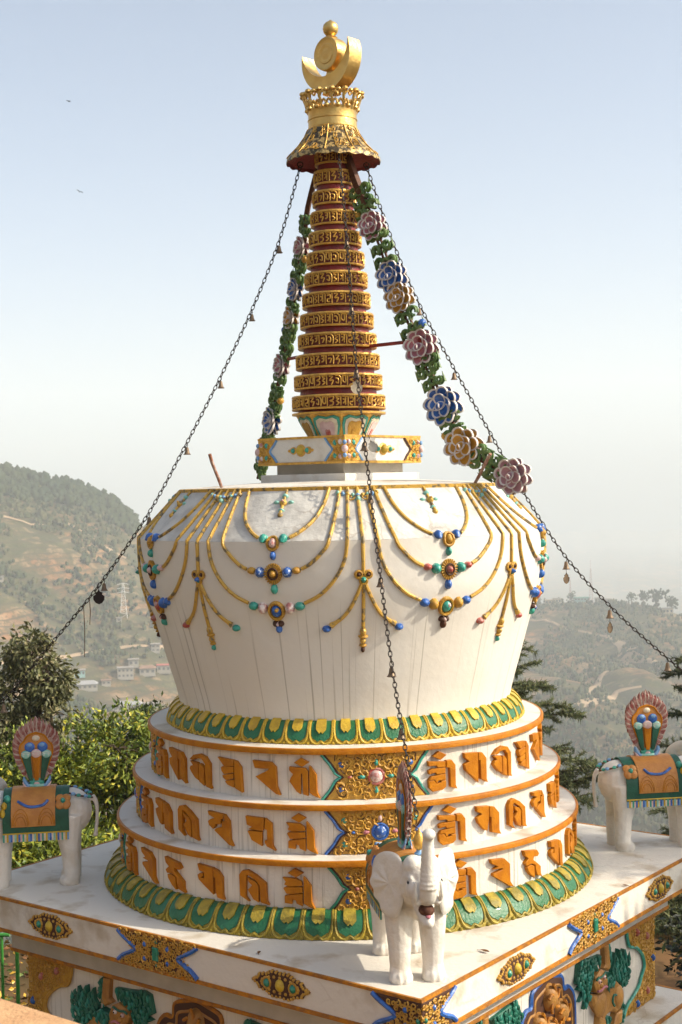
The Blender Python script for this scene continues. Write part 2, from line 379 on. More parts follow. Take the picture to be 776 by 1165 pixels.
mb = MB(); ringbox(mb, 1.742, 1.70, -.487, -.463, 'edge'); part(mb, 'painted_edge', cornice, smooth=False)
mb = MB(); rotbox(mb, 1.64, -1.16, -.4852, 'white'); wall = part(mb, 'plinth_wall', smooth=False)
mb = MB(); rotbox(mb, 1.896, -2.24, -1.1602, 'top'); step = part(mb, 'lower_step', smooth=False)
mb = MB(); ringbox(mb, 1.905, 1.880, -1.175, -1.157, 'edge'); part(mb, 'painted_edge', step, smooth=False)

FACES = [PHI - 45, PHI + 45]
def border(mb, fn, pts, wd, h, k, closed=False):
    P = [fn(u, v, h * .3) for u, v in pts]
    if closed: P.append(P[0])
    mb.tube(P, wd, k, 6, caps=not closed)
for fi, th in enumerate(FACES):
    fn = plane(th, 2.0)
    z0, z1, zm = -.213, -.018, -.115
    # butterfly plaque
    poly = [(-.32, z1), (-.17, zm), (-.32, z0), (.32, z0), (.17, zm), (.32, z1)]
    mb = MB(); mb.prism(poly, 0, .010, 'dark', fn, .004)
    filigree(mb, fn, inset(poly[::-1], .02), .036, 'ochre', rnd, .0065, .014, avoid=((0, zm, .035),))
    for s in (-1, 1):
        P = bez([(s * .345, z1 - .002), (s * .30, -.05), (s * .235, -.085), (s * .185, zm), (s * .235, -.145), (s * .30, -.175), (s * .345, z0 + .002)], 4)
        border(mb, fn, P, .015, .030, 'blue')
    mb.box((-.022, 0, zm - .04), (.022, 0, zm + .04), 'green', lambda x, y, z: fn(x, z, .02 if y == 0 else 0)) if 0 else None
    mb.prism([(-.024, zm - .042), (.024, zm - .042), (.024, zm + .042), (-.024, zm + .042)], 0, .030, 'green', fn, .006)
    for s in (-1, 1):
        for q in (-1, 1):
            mb.dome((s * .10, zm + q * .045), .018, .022, .028, 'blue', fn)
            curl(mb, fn, (s * .10, zm + q * .045), .032, 'goldp', .006, .016, .8, s + q, s)
        mb.dome((0, zm + s * .072), .014, .014, .022, 'green', fn)
    part(mb, 'butterfly_plaque', platform)
    # oval plaques
    for uc in (-1.0, 1.01):
        mb = MB(); P = []
        for i in range(40):
            a = 2 * pi * i / 40; rr = 1 + .06 * cos(10 * a)
            P.append((uc + .20 * cos(a) * rr * (1.05 if abs(cos(a)) > .9 else 1), zm + .078 * sin(a) * (1 - .25 * cos(a) ** 2) * rr))
        mb.prism(P, 0, .014, 'dark', fn, .004)
        for i in range(40):
            mb.dome((uc + (P[i][0] - uc) * .93, zm + (P[i][1] - zm) * .93), .014, .013, .022, 'ochre', fn, 6, 2)
        for i in range(20):
            a = 2 * pi * i / 20; mb.dome((uc + .14 * cos(a), zm + .045 * sin(a)), .015, .014, .024, 'ochre', fn, 6, 2)
        mb.dome((uc, zm), .036, .042, .04, 'yellow', fn)
        for s in (-1, 1):
            border(mb, fn, [(uc + s * .10 + .03 * cos(a), zm + .034 * sin(a)) for a in [2 * pi * q / 12 for q in range(12)]], .007, .05, 'ochre', True)
            mb.dome((uc + s * .10, zm), .026, .03, .036, 'green', fn)
        part(mb, 'oval_plaque', platform)
    # corner plates
    for s in (-1, 1):
        e = s * 2.012
        poly = [(e, z1), (s * 1.70, z1), (s * 1.84, zm), (s * 1.70, z0), (e, z0)]
        mb = MB(); mb.prism(poly, 0, .010, 'dark', fn, .003)
        pi_ = [(s * 2.0, z1 - .01), (s * 1.73, z1 - .01), (s * 1.86, zm), (s * 1.73, z0 + .01), (s * 2.0, z0 + .01)]
        filigree(mb, fn, pi_, .036, 'ochre', rnd, .0065, .014)
        P = bez([(s * 1.675, z1 - .002), (s * 1.72, -.05), (s * 1.79, -.085), (s * 1.83, zm), (s * 1.79, -.145), (s * 1.72, -.175), (s * 1.675, z0 + .002)], 4)
        border(mb, fn, P, .015, .030, 'blue')
        for q in (-1, 1): mb.dome((s * 1.90, zm + q * .045), .018, .022, .028, 'blue', fn)
        mb.dome((s * 1.985, zm + .0), .014, .02, .03, 'green', fn)
        part(mb, 'corner_plate', platform)
    # wall reliefs
    fw = plane(th, 1.64)
    g = {
     'mane': [(0.412,-0.565),(0.384,-0.685),(0.442,-0.717),(0.391,-0.73),(0.479,-0.771),(0.417,-0.823),(0.523,-0.82),(0.489,-0.896),(0.584,-0.831),(0.562,-0.752),(0.604,-0.693),(0.683,-0.657),(0.743,-0.579),(0.594,-0.567),(0.472,-0.55)],
     'face': [(0.604,-0.693),(0.581,-0.736),(0.621,-0.813),(0.692,-0.842),(0.764,-0.827),(0.78,-0.758),(0.745,-0.689),(0.683,-0.66)],
     'body': [(0.569,-0.812),(0.596,-0.893),(0.686,-0.993),(0.729,-1.078),(0.778,-1.037),(0.827,-1.023),(0.891,-1.028),(0.938,-1.057),(1.02,-1.053),(1.05,-0.972),(1.027,-0.883),(0.948,-0.807),(0.837,-0.76),(0.74,-0.798),(0.692,-0.842)],
     'paw': [(0.79,-0.53),(0.803,-0.662),(0.77,-0.685),(0.839,-0.724),(0.878,-0.705),(0.854,-0.53)],
     'pawf': [(0.856,-0.52),(0.861,-0.693),(0.909,-0.725),(0.897,-.69),(0.93,-.68),(.905,-.65),(0.932,-0.637),(.9,-.61),(0.925,-0.581),(.9,-.55)],
     'tail': [(0.932,-0.803),(1.028,-0.861),(1.058,-0.922),(1.126,-0.905),(1.12,-.87),(1.173,-0.903),(1.135,-0.838),(1.197,-0.804),(1.138,-0.775),(1.184,-0.707),(1.127,-0.726),(1.119,-0.641),(1.074,-0.707),(1.03,-0.617),(1.018,-0.706),(0.965,-0.624),(0.953,-0.70),(0.918,-0.739)],
     'tuft': [(0.774,-0.756),(0.766,-0.798),(.79,-.8),(.80,-.84),(0.834,-0.823),(.86,-.85),(0.899,-0.82),(0.949,-0.793),(0.87,-0.74)],
     'leg1': [(0.686,-1.0),(0.667,-1.08),(.64,-1.13),(.76,-1.13),(0.776,-1.093),(0.764,-1.04)],
     'leg3': [(0.938,-1.06),(0.903,-1.12),(.88,-1.15),(1.015,-1.15),(1.037,-1.06)],
     'fr1': [(0.80,-1.04),(0.775,-1.096),(.79,-1.1),(.77,-1.14),(0.839,-1.14),(0.874,-1.06)],
     'fr2': [(1.045,-1.0),(1.02,-1.15),(1.09,-1.15),(1.075,-1.12),(1.103,-1.1),(1.08,-1.07),(1.10,-1.03)]}
    for s in ((1, -1) if fi else (-1, 1)):
        f2 = (lambda s_: lambda u, v, h: fw(u * s_, v, h))(s)
        mb = MB()
        for n_, k, h, b in (('body', 'lion', .05, .018), ('mane', 'mane', .035, .010), ('face', 'lion', .075, .02), ('paw', 'lion', .045, .012), ('pawf', 'mane', .03, .008),
                            ('tail', 'mane', .04, .010), ('tuft', 'mane', .065, .01), ('leg1', 'lion', .055, .012), ('leg3', 'lion', .055, .012), ('fr1', 'mane', .035, .008), ('fr2', 'mane', .035, .008)):
            if n_ == 'face' and 'lion' not in M:
                pass
            mb.prism([(s * a, c) for a, c in g[n_]] if 0 else g[n_], 0, h, k, f2, b)
        # features of the face, mane locks, joints
        for c, r_, k in (((.63, -.73), .018, 'gemw'), ((.70, -.72), .018, 'gemw'), ((.63, -.73), .009, 'black'), ((.70, -.72), .009, 'black'), ((.655, -.765), .02, 'lion')):
            mb.dome(c, r_, r_, .02 + (.006 if k == 'black' else 0), k, f2, 8, 3, h0=.072)
        border(mb, f2, bez([(.60, -.79), (.65, -.80), (.70, -.785), (.74, -.80)], 4), .009, .26, 'pink')
        border(mb, f2, bez([(.585, -.71), (.62, -.70), (.66, -.705), (.72, -.69)], 4), .008, .26, 'mane')
        for pn, hh2 in (('mane', .036), ('tail', .042), ('tuft', .062), ('pawf', .03), ('fr1', .035), ('fr2', .035)):
            pg = g[pn]; us = [p[0] for p in pg]; vs2 = [p[1] for p in pg]; v = min(vs2); rr_ = 0
            while v < max(vs2):
                u = min(us) + (.014 if rr_ % 2 else 0)
                while u < max(us):
                    if inside((u, v), pg):
                        dx = rnd.uniform(-.026, .014) if pn != 'tail' else rnd.uniform(-.008, .026); up_ = 1 if pn == 'tail' else -1; q_ = rnd.uniform(.8, 1.5); ju = rnd.uniform(-.008, .008)
                        P = bez([(u + ju, v - up_ * .016 * q_), (u + ju + dx, v + up_ * .008), (u + ju + dx * .2, v + up_ * .034 * q_)], 3)
                        mb.tube([f2(a, b, hh2 + .003) for a, b in P], [.006, .012, .014, .013, .009, .005, .002], 'mane' if rnd.random() < .75 else 'mane2', 6)
                    u += .036
                v += .034; rr_ += 1
        for i in range(0):
            a0 = (.43 + .035 * i, -.575 - .012 * i)
            border(mb, f2, bez([a0, (a0[0] - .015, a0[1] - .07), (a0[0] - .04 + .006 * i, a0[1] - .13)], 4), .009, .12, 'mane')
        for i in range(0):
            a0 = (.95 + .035 * i, -.79 - .01 * i)
            border(mb, f2, bez([a0, (a0[0] + .01, a0[1] + .05), (a0[0] + .02 + .012 * i, a0[1] + .12 - .008 * i)], 4), .009, .14, 'mane')
        border(mb, f2, bez([(.90, -.99), (.87, -.95), (.89, -.91), (.93, -.92)], 5), .009, .18, 'mane')
        mb.dome((.70, -.92), .09, .09, .03, 'lion', f2, 14, 4, h0=.042); mb.dome((.98, -.95), .07, .09, .03, 'lion', f2, 14, 4, h0=.042)
        part(mb, 'snow_lion_relief', wall)
    # central jewel with flames
    mb = MB(); P = bez([(-.36, -1.15), (-.37, -.80), (-.30, -.68), (-.22, -.67), (-.2, -.58), (-.10, -.545), (0, -.525), (.10, -.545), (.2, -.58), (.22, -.67), (.30, -.68), (.37, -.80), (.36, -1.15)], 4)
    mb.prism(P, 0, .02, 'dark', fw, .006); border(mb, fw, P, .016, .03, 'blue' if fi else 'edge')
    P2 = [(u * .86, (v + 1.15) * .9 - 1.15) for u, v in P]; border(mb, fw, P2, .012, .05, 'lion')
    for c, a, b in (((0, -.66), .075, .10), ((-.15, -.80), .075, .09), ((.15, -.80), .075, .09), ((0, -.88), .10, .09), ((-.16, -1.0), .09, .07), ((.16, -1.0), .09, .07)):
        mb.dome(c, a, b, .085, 'lion', fw, 16, 5)
        for q in range(5):
            aa = q * 1.256
            border(mb, fw, bez([(c[0], c[1]), (c[0] + a * .6 * cos(aa), c[1] + b * .6 * sin(aa)), (c[0] + a * cos(aa + .5), c[1] + b * sin(aa + .5))], 4), .012, .22, 'edge')
    mb.dome((0, -1.07), .03, .04, .09, 'redb', fw); mb.dome((-.09, -1.09), .03, .03, .08, 'teal', fw); mb.dome((.09, -1.09), .03, .03, .08, 'teal', fw)
    part(mb, 'flaming_jewel_relief', wall)
    for s in (-1, 1):
        e = s * 1.652
        edge_ = [(1.20, -.50), (1.213, -.584), (1.25, -.66), (1.355, -.696), (1.46, -.78), (1.49, -.869), (1.44, -.934), (1.385, -1.0), (1.289, -1.045), (1.186, -1.089), (1.13, -1.157)]
        poly = [(e, -.488)] + [(s * a, c) for a, c in edge_] + [(e, -1.157)]
        mb = MB(); mb.prism(poly, 0, .02, 'ochre', fw, .005)
        border(mb, fw, bez([(s * (a - .012), c) for a, c in edge_], 4), .013, .05, 'teal' if fi else 'ochre')
        ip = [(s * 1.64, -.50)] + [(s * (a + .035), c) for a, c in edge_] + [(s * 1.64, -1.15)]
        filigree(mb, fw, ip, .046, 'ochre', rnd, .007, .024)
        for c, k in (((1.504, -.649), 'redb'), ((1.60, -.84), 'blue'), ((1.498, -1.061), 'redb'), ((1.327, -1.11), 'blue'), ((1.34, -.58), 'redb')):
            mb.dome((s * c[0], c[1]), .02, .036, .05, k, fw)
        part(mb, 'corner_relief', wall)

# --- letter shapes (unit box, y up)
RC = [(.62,.96),(.8,.94),(1,.75),(1,.12),(1.05,0),(.72,.14),(.70,.72),(.62,.72)]
DIA = [(.17,.90),(.40,1.02),(.68,.91),(.44,.79)]
G = {}
G['om'] = [DIA, [(.0,.78),(.62,.74),(.62,.60),(.34,.60),(.30,.66),(.02,.66)], [(.0,.54),(.12,.585),(.62,.585),(.62,.44),(.30,.43),(.26,.48),(.03,.45)], [(.0,.30),(.1,.39),(.62,.43),(.62,.27),(.36,.27),(.30,.20),(.22,.30)],
    [(.0,.29),(.20,.29),(.28,.19),(.46,.22),(.46,.255),(.63,.255),(.63,.09),(.5,.02),(.15,.0),(.02,.10)], [(.66,.76),(.86,.76),(1,.62),(1,.1),(1.06,0),(.80,.06),(.78,.56),(.66,.58)]]
G['ga'] = [RC, [(0,1),(.6,.965),(.6,.05),(.35,.25),(.05,.48),(0,.66),(.2,.73),(.02,.86)]]
G['gi'] = [[(0,.80),(.22,.96),(.52,1.02),(.8,.96),(1,.76),(1,.1),(1.06,0),(.82,.05),(.78,.74),(.62,.88),(.36,.87),(.2,.79)], [(.03,.76),(.38,.74),(.46,.66),(.46,.20),(.28,.26),(.08,.42),(0,.52),(.05,.6),(.18,.64)], [(.49,.72),(.60,.70),(.73,.58),(.73,.06),(.49,.17)]]
G['khra'] = [[(.70,.95),(.8,.93),(.97,.76),(1.02,0),(.72,.12)], [(0,1),(.68,.955),(.68,.79),(.28,.74)], [(.14,.70),(.2,.74),(.68,.76),(.68,.58),(.26,.50),(.16,.60)], [(.20,.47),(.66,.55),(.66,.40),(.36,.32),(.22,.40)], [(.30,.30),(.68,.37),(.68,.13),(.40,.20)]]
G['va'] = [[(0,1),(.68,.97),(.86,.82),(.88,.25),(1,0),(.84,.03),(.1,.52),(.55,.72),(.6,.77),(.08,.77)]]
G['ham'] = [DIA, [(0,.79),(.55,.76),(.64,.68),(.64,.06),(.46,.10),(.44,.62),(.40,.62),(.38,.10),(.25,.16),(0,.42),(.05,.52),(.13,.6),(0,.7)], [(.68,.82),(.74,.80),(.93,.60),(.94,.15),(1.04,0),(.82,.06),(.68,.14)]]
G['ta'] = [[(.55,.94),(.75,.9),(.97,.68),(.97,.14),(1.05,0),(.62,.12),(.60,.6),(.52,.62)], [(0,1),(.52,.955),(.50,.56),(.44,.2),(.3,.24),(.05,.5),(0,.65),(.22,.74),(.02,.84)]]
G['ni'] = [[(0,.85),(.1,.98),(.3,1.02),(.62,.88),(.95,.65),(.98,.1),(1.05,0),(.75,.07),(.72,.58),(.60,.72),(.34,.86),(.26,.86),(.22,.2),(.35,.06),(.02,.22)], [(.30,.78),(.58,.68),(.68,.58),(.68,.06),(.50,.14),(.30,.42),(.46,.56),(.34,.66)]]
G['pa'] = [[(0,1),(.66,.95),(.66,.80),(.54,.80),(.54,.64),(.32,.62),(.30,.54),(.22,.46),(.05,.56),(.0,.68),(.12,.76),(.30,.80),(.04,.88)], [(.69,.95),(.88,.75),(.9,.2),(1.02,0),(.86,.03),(.26,.43),(.36,.50),(.58,.55),(.60,.74),(.69,.75)]]
G['ma'] = [[(.68,.97),(.9,.82),(.92,.15),(1.02,0),(.72,.12),(.66,.22),(.66,.3),(.74,.3),(.74,.62),(.66,.64)], [(0,1),(.64,.97),(.62,.66),(.58,.58),(.08,.60),(.22,.68),(.04,.74)], [(.06,.55),(.2,.56),(.56,.55),(.56,.12),(.2,.28),(.12,.44)]]
G['hum'] = [DIA, [(0,.78),(.45,.76),(.62,.68),(.64,.58),(.2,.55),(.05,.60),(.1,.68)], [(.02,.5),(.1,.53),(.64,.54),(.64,.4),(.30,.36),(.12,.36)], [(.06,.12),(.06,.30),(.2,.33),(.64,.37),(.64,.05),(.44,.12),(.42,.2),(.32,.22),(.30,.10)], [(.68,.82),(.74,.78),(.93,.58),(.94,.15),(1.04,-.02),(.84,.04),(.68,.12)]]
G['la'] = [[(0,1),(.6,.95),(.85,.75),(.86,.2),(1.02,0),(.84,.04),(.1,.47),(.10,.55),(.5,.62),(.5,.66),(.12,.68),(.30,.75),(.05,.86)]]
G['ru'] = [[(0,1),(.72,.9),(.84,.76),(.74,.69),(.52,.73),(.5,.62),(.66,.52),(.92,.34),(.92,.12),(1.0,0),(.72,.08),(.62,.28),(.60,.44),(.40,.52),(.12,.50),(.05,.6),(.22,.72),(.06,.82)], [(.14,.46),(.38,.49),(.54,.42),(.56,.04),(.36,.16),(.18,.34)]]
G['gha'] = [[(.66,.93),(.85,.86),(1,.68),(1,.14),(1.06,0),(.8,.05),(.74,.2),(.72,.66),(.66,.66)], [(0,1),(.64,.94),(.64,.12),(.30,.34),(.04,.52),(0,.66),(.1,.72),(.22,.72),(.22,.64),(.14,.58),(.28,.58),(.28,.76),(.06,.8)]]
ROWS = [['om', 'ga', 'gi', 'khra', 'va', 'ham'], ['om', 'ta', 'ni', 'pa', 'ma', 'hum'], ['om', 'la', 'ru', 'gha', 'ni', 'hum']]
OFFS = [17.9, 28.7, 39.2, 50.0, 61.1, 71.3]

def bowtie(mb, fn, z0, z1, wo, wi, kb, jewel, rnd):
    zm = (z0 + z1) / 2; H = z1 - z0
    poly = [(-wo, z1), (-wi, zm), (-wo, z0), (wo, z0), (wi, zm), (wo, z1)]
    # ground split in columns so that it follows the curved wall
    N = 24; rows = []
    for i in range(N + 1):
        u = -wo + 2 * wo * i / N
        a = max(0, (abs(u) - wi) / (wo - wi))
        rows.append((u, a))
    top = [fn(u, zm + (H / 2 if 1 else 0), .012) for u, a in rows]
    for sgn in (1, -1):
        P = [[fn(u, zm + sgn * H / 2 * a, .008), fn(u, zm + sgn * H / 2 * (a + (1 - a) * .5), .010), fn(u, zm + sgn * (H / 2 - .002), .008)] for u, a in rows]
        mb.grid(P, 'ochre')
    filigree(mb, fn, [(-wo + .05, z1 - .012), (-wi + .01, zm), (-wo + .05, z0 + .012), (wo - .05, z0 + .012), (wi - .01, zm), (wo - .05, z1 - .012)], .062, 'ochre', rnd, .0105, .010, avoid=((0, zm, .055),))
    filigree(mb, fn, [(-wo + .05, z1 - .012), (-wi + .01, zm), (-wo + .05, z0 + .012), (wo - .05, z0 + .012), (wi - .01, zm), (wo - .05, z1 - .012)], .085, 'dark', rnd, .0032, .0115, avoid=((0, zm, .055),))
    for s in (-1, 1):
        e = [(s * (wo + .012), z1 - .002), (s * (wo - .02), z1 - H * .14), (s * (wo - .035), z1 - H * .2), (s * (wi + .05), z1 - H * .34), (s * (wi + .035), z1 - H * .42), (s * (wi + .002), zm)]
        P = bez(e + [(a, 2 * zm - c) for a, c in e[-2::-1]], 3)
        border(mb, fn, [(a + s * .012, c) for a, c in P], .010, .010, kb)
        border(mb, fn, [(a - s * .006, c) for a, c in P], .006, .022, 'dark')
        for q in (-1, 1):
            c = (s * (wo - .10), zm + q * H * .27)
            mb.dome(c, .024, .024, .02, 'blue' if kb != 'blue' else 'teal', fn, 10, 3)
            mb.dome((c[0] - s * .008, c[1] + .006), .012, .012, .028, 'goldp', fn, 8, 2)
        mb.dome((s * (wi - .045), zm), .020, .013, .022, 'redb' if kb != 'blue' else 'blue', fn, 8, 3)
        for kk, (du, dv) in (('teal', (.075, 0)),):
            mb.dome((s * (du + .018), zm), .028, .018, .024, kk if kb != 'blue' else 'pink', fn, 8, 3)
        mb.dome((0, zm + s * .088), .017, .028, .024, 'teal' if kb != 'blue' else 'palep', fn, 8, 3)
    border(mb, fn, [(.050 * cos(2 * pi * i / 16), zm + .050 * sin(2 * pi * i / 16)) for i in range(16)], .009, .03, 'redb' if kb != 'blue' else 'blue', True)
    mb.dome((0, zm), .046, .046, .034, jewel, fn, 14, 4)

tiers = []
for ti, (rw, rb, zb, zbb, zt, rin) in enumerate([(1.41, 1.448, .783, 1.083, 1.1196, 1.18), (1.525, 1.565, .462, .750, .783, 1.38), (1.645, 1.686, 0.0, .427, .462, 1.49)]):
    mb = MB(); mb.lathe([(rw, zb - .001), (rw, zbb), (rw - .01, zbb + .005)], 'white', 144)
    mb.lathe([(rb - .012, zt - .006), (rb - .016, zt), (rin, zt + .006)], 'top', 144)
    t = part(mb, 'round_tier'); tiers.append(t)
    mb = MB(); mb.lathe([(rw - .004, zbb), (rb, zbb + .001), (rb + .001, zt - .008), (rb - .004, zt), (rb - .018, zt + .002)], 'orange', 144); part(mb, 'rim_band', t)
    lz0 = {0: .805, 1: .482, 2: .165}[ti]; lz1 = {0: 1.066, 1: .735, 2: .415}[ti]
    for q in (-1, 0):
        for li, nm in enumerate(ROWS[ti]):
            th = PHI + 90 * q + OFFS[li]
            wd = R((7.9, 7.4, 6.8)[ti]) * rw
            fn0 = cyl(rw, th); hh = lz1 - lz0
            tall = nm in ('ham', 'hum', 'om')
            H = hh if tall else hh * .86; zz = lz0 + (0 if tall else hh * .03)
            mb = MB()
            jz = rnd.uniform(-.004, .004); sc = rnd.uniform(.97, 1.03)
            for pl in G[nm]:
                mb.prism([((x - .5) * wd * sc, zz + y * H * .97 + jz) for x, y in pl], -.004, .028, 'orange', fn0, .003)
            part(mb, 'letter', t, sharp=25)
    for q in (-1, 0, 1):
        mb = MB(); bowtie(mb, cyl(rw, PHI + 90 * q), max(zb, .0) + (.005 if ti < 2 else .14), zbb - .003, .325, .215, ('teal', 'blue', 'green')[ti], ('gemw', 'gemb', 'gemw')[ti], rnd)
        part(mb, 'ornament_panel', t)

# --- lotus bands
def lotus_band(name, prof, n, kf, kg, th0=0):
    mb = MB(); mb.lathe([(r, z) for r, z in prof], kf, 200)
    Ls = [0]
    for i in range(1, len(prof)): Ls.append(Ls[-1] + math.hypot(prof[i][0] - prof[i - 1][0], prof[i][1] - prof[i - 1][1]))
    def at(v):
        d = v * Ls[-1]
        for i in range(1, len(prof)):
            if d <= Ls[i] or i == len(prof) - 1:
                t = (d - Ls[i - 1]) / (Ls[i] - Ls[i - 1]); a, b = prof[i - 1], prof[i]
                nx, nz = -(b[1] - a[1]), (b[0] - a[0]); L = math.hypot(nx, nz)
                return a[0] + (b[0] - a[0]) * t, a[1] + (b[1] - a[1]) * t, nx / L, nz / L
    for i in range(n):
        th = R(th0) + 2 * pi * i / n; da = 2 * pi / n; j = rnd.uniform(-.03, .03)
        def fn(u, v, h):
            r, z, nr, nz = at(max(0, min(1, v))); a = th + u * da; q = r + h * nr
            return Vector((q * sin(a), -q * cos(a), z + h * nz))
        def relief(rows, h, k, sl):       # rows of (v, half width); follows the curved profile
            G_ = [[fn(0 if False else x * w_, v + (lob if abs(x) == .5 else 0), h) for x in (-1, -.5, 0, .5, 1)] for v, w_, lob in rows]
            mb.grid(G_, k)
            rim = [r[0] for r in G_] + G_[-1][1:] + [r[-1] for r in G_[-2::-1]]
            rim2 = [p - Vector((p.x, p.y, 0)).normalized() * sl - Vector((0, 0, sl * .4)) for p in rim]
            mb.grid([rim, rim2], k)
        relief([(.02, .405, 0), (.2, .41, 0), (.4, .41, 0), (.55, .40, 0), (.68, .38, 0), (.78, .33, .03), (.83, .24, .06)], .007, kg, .006)
        relief([(.05, .19, 0), (.2, .20, 0), (.35, .205, 0), (.46 + j, .20, .02), (.54 + j, .13, .05)], .018, kf, .012)
        P = bez([(-.46, .02), (-.46, .55), (-.38, .86), (-.16, .97), (0, .88), (.16, .97), (.38, .86), (.46, .55), (.46, .02)], 3)
        mb.tube([fn(a, b, .006) for a, b in P], .0085, kf, 5)
        mb.ell(fn(.5, .95, .004), (.012, .012, .014), kf, 6, 4)
    return part(mb, name)
lotus_band('lotus_band', [(1.643, .150), (1.672, .146), (1.708, .122), (1.742, .080), (1.768, .032), (1.774, .0)], 55, 'moss', 'greent')
lotus_band('lotus_band', [(1.203, 1.262), (1.222, 1.258), (1.252, 1.235), (1.280, 1.195), (1.298, 1.150), (1.301, 1.122)], 50, 'yellow', 'greent')

# --- dome
DP = [(1.195, 1.125), (1.2083, 1.19), (1.2254, 1.32), (1.297, 1.57), (1.3672, 1.82), (1.425, 2.0), (1.4598, 2.132), (1.474, 2.28), (1.478, 2.45)]
DP = [(1.195, 1.125)] + [tuple(v) for v in bez(DP[1:], 4)]
mb = MB(); mb.lathe(DP, 'dome', 160)
dome = part(mb, 'dome', sharp=30)
mb = MB(); mb.lathe([(1.4785, 2.4505), (1.40, 2.535), (1.30, 2.642), (1.162, 2.788)], 'domeup', 160); part(mb, 'sloping_shoulder', dome)
mb = MB(); mb.lathe([(1.158, 2.770), (1.178, 2.768), (1.182, 2.792), (1.168, 2.796)], 'goldw', 160); part(mb, 'rim_band', dome)
mb = MB(); mb.lathe([(1.170, 2.795), (1.10, 2.801), (.56, 2.832), (.3, 2.835)], 'top', 120); part(mb, 'top_deck', dome)
def dr(z):
    if z >= 2.45: return 1.478 + (2.45 - z) * .941, .71, .70
    for i in range(1, len(DP)):
        if z <= DP[i][1]:
            a, b = DP[i - 1], DP[i]; t = (z - a[1]) / (b[1] - a[1]); s_ = (b[0] - a[0]) / (b[1] - a[1]); L = math.hypot(1, s_)
            return a[0] + (b[0] - a[0]) * t, 1 / L, -s_ / L
    return 1.478, 1, 0
def dfn(th0):       # u in degrees from th0, v = z
    def fn(u, v, h):
        v = min(v, 2.785); r, nr, nz = dr(v); a = R(th0 + u); q = r + h * nr
        return Vector((q * sin(a), -q * cos(a), v + h * nz))
    return fn
def dfm(th0, z0):   # small local frame in metres about a point of the dome
    r0 = dr(z0)[0]
    g = dfn(th0)
    def fn(u, v, h):
        v2 = z0 + v * (.70 if z0 > 2.46 else 1.0); return g(math.degrees(u / r0), v2, h)
    return fn
def strand(mb, fn, pts, s=1):
    P = bez([(s * a, z) for a, z in pts], 6)
    mb.tube([fn(u, v, .006) for u, v in P], .0125, 'goldw', 7)
    for q in range(1, len(P) - 1, 3):     # braid windings
        c = fn(P[q][0], P[q][1], .006)
OUT = [(19.5, 2.78), (18.7, 2.45), (17.7, 2.31), (15, 2.19), (11.5, 2.105), (7.6, 2.055)]
MID = [(17.2, 2.78), (14.3, 2.46), (12.3, 2.375), (9.4, 2.305), (7.2, 2.275)]
INN = [(13.7, 2.78), (12.2, 2.67), (9.8, 2.575), (6.6, 2.505), (4.2, 2.470)]
SCH = [dict(i='teal', ic='gemw', id='blue', m='gemb', me='ochre', mc='ochre', md='teal', o='gemw', oe='teal', oc='blue', od='redb', tip='teal'),
       dict(i='blue', ic='ochre', id='teal', m='teal', me='redb', mc='redb', md='blue', o='ochre', oe='blue', oc='teal', od='brown', tip='blue'),
       dict(i='blue', ic='ochre', id='teal', m='teal', me='palep', mc='palep', md='blue', o='blue', oe='blue', oc='redb', od='teal', tip='redb')]
T0 = 5.2
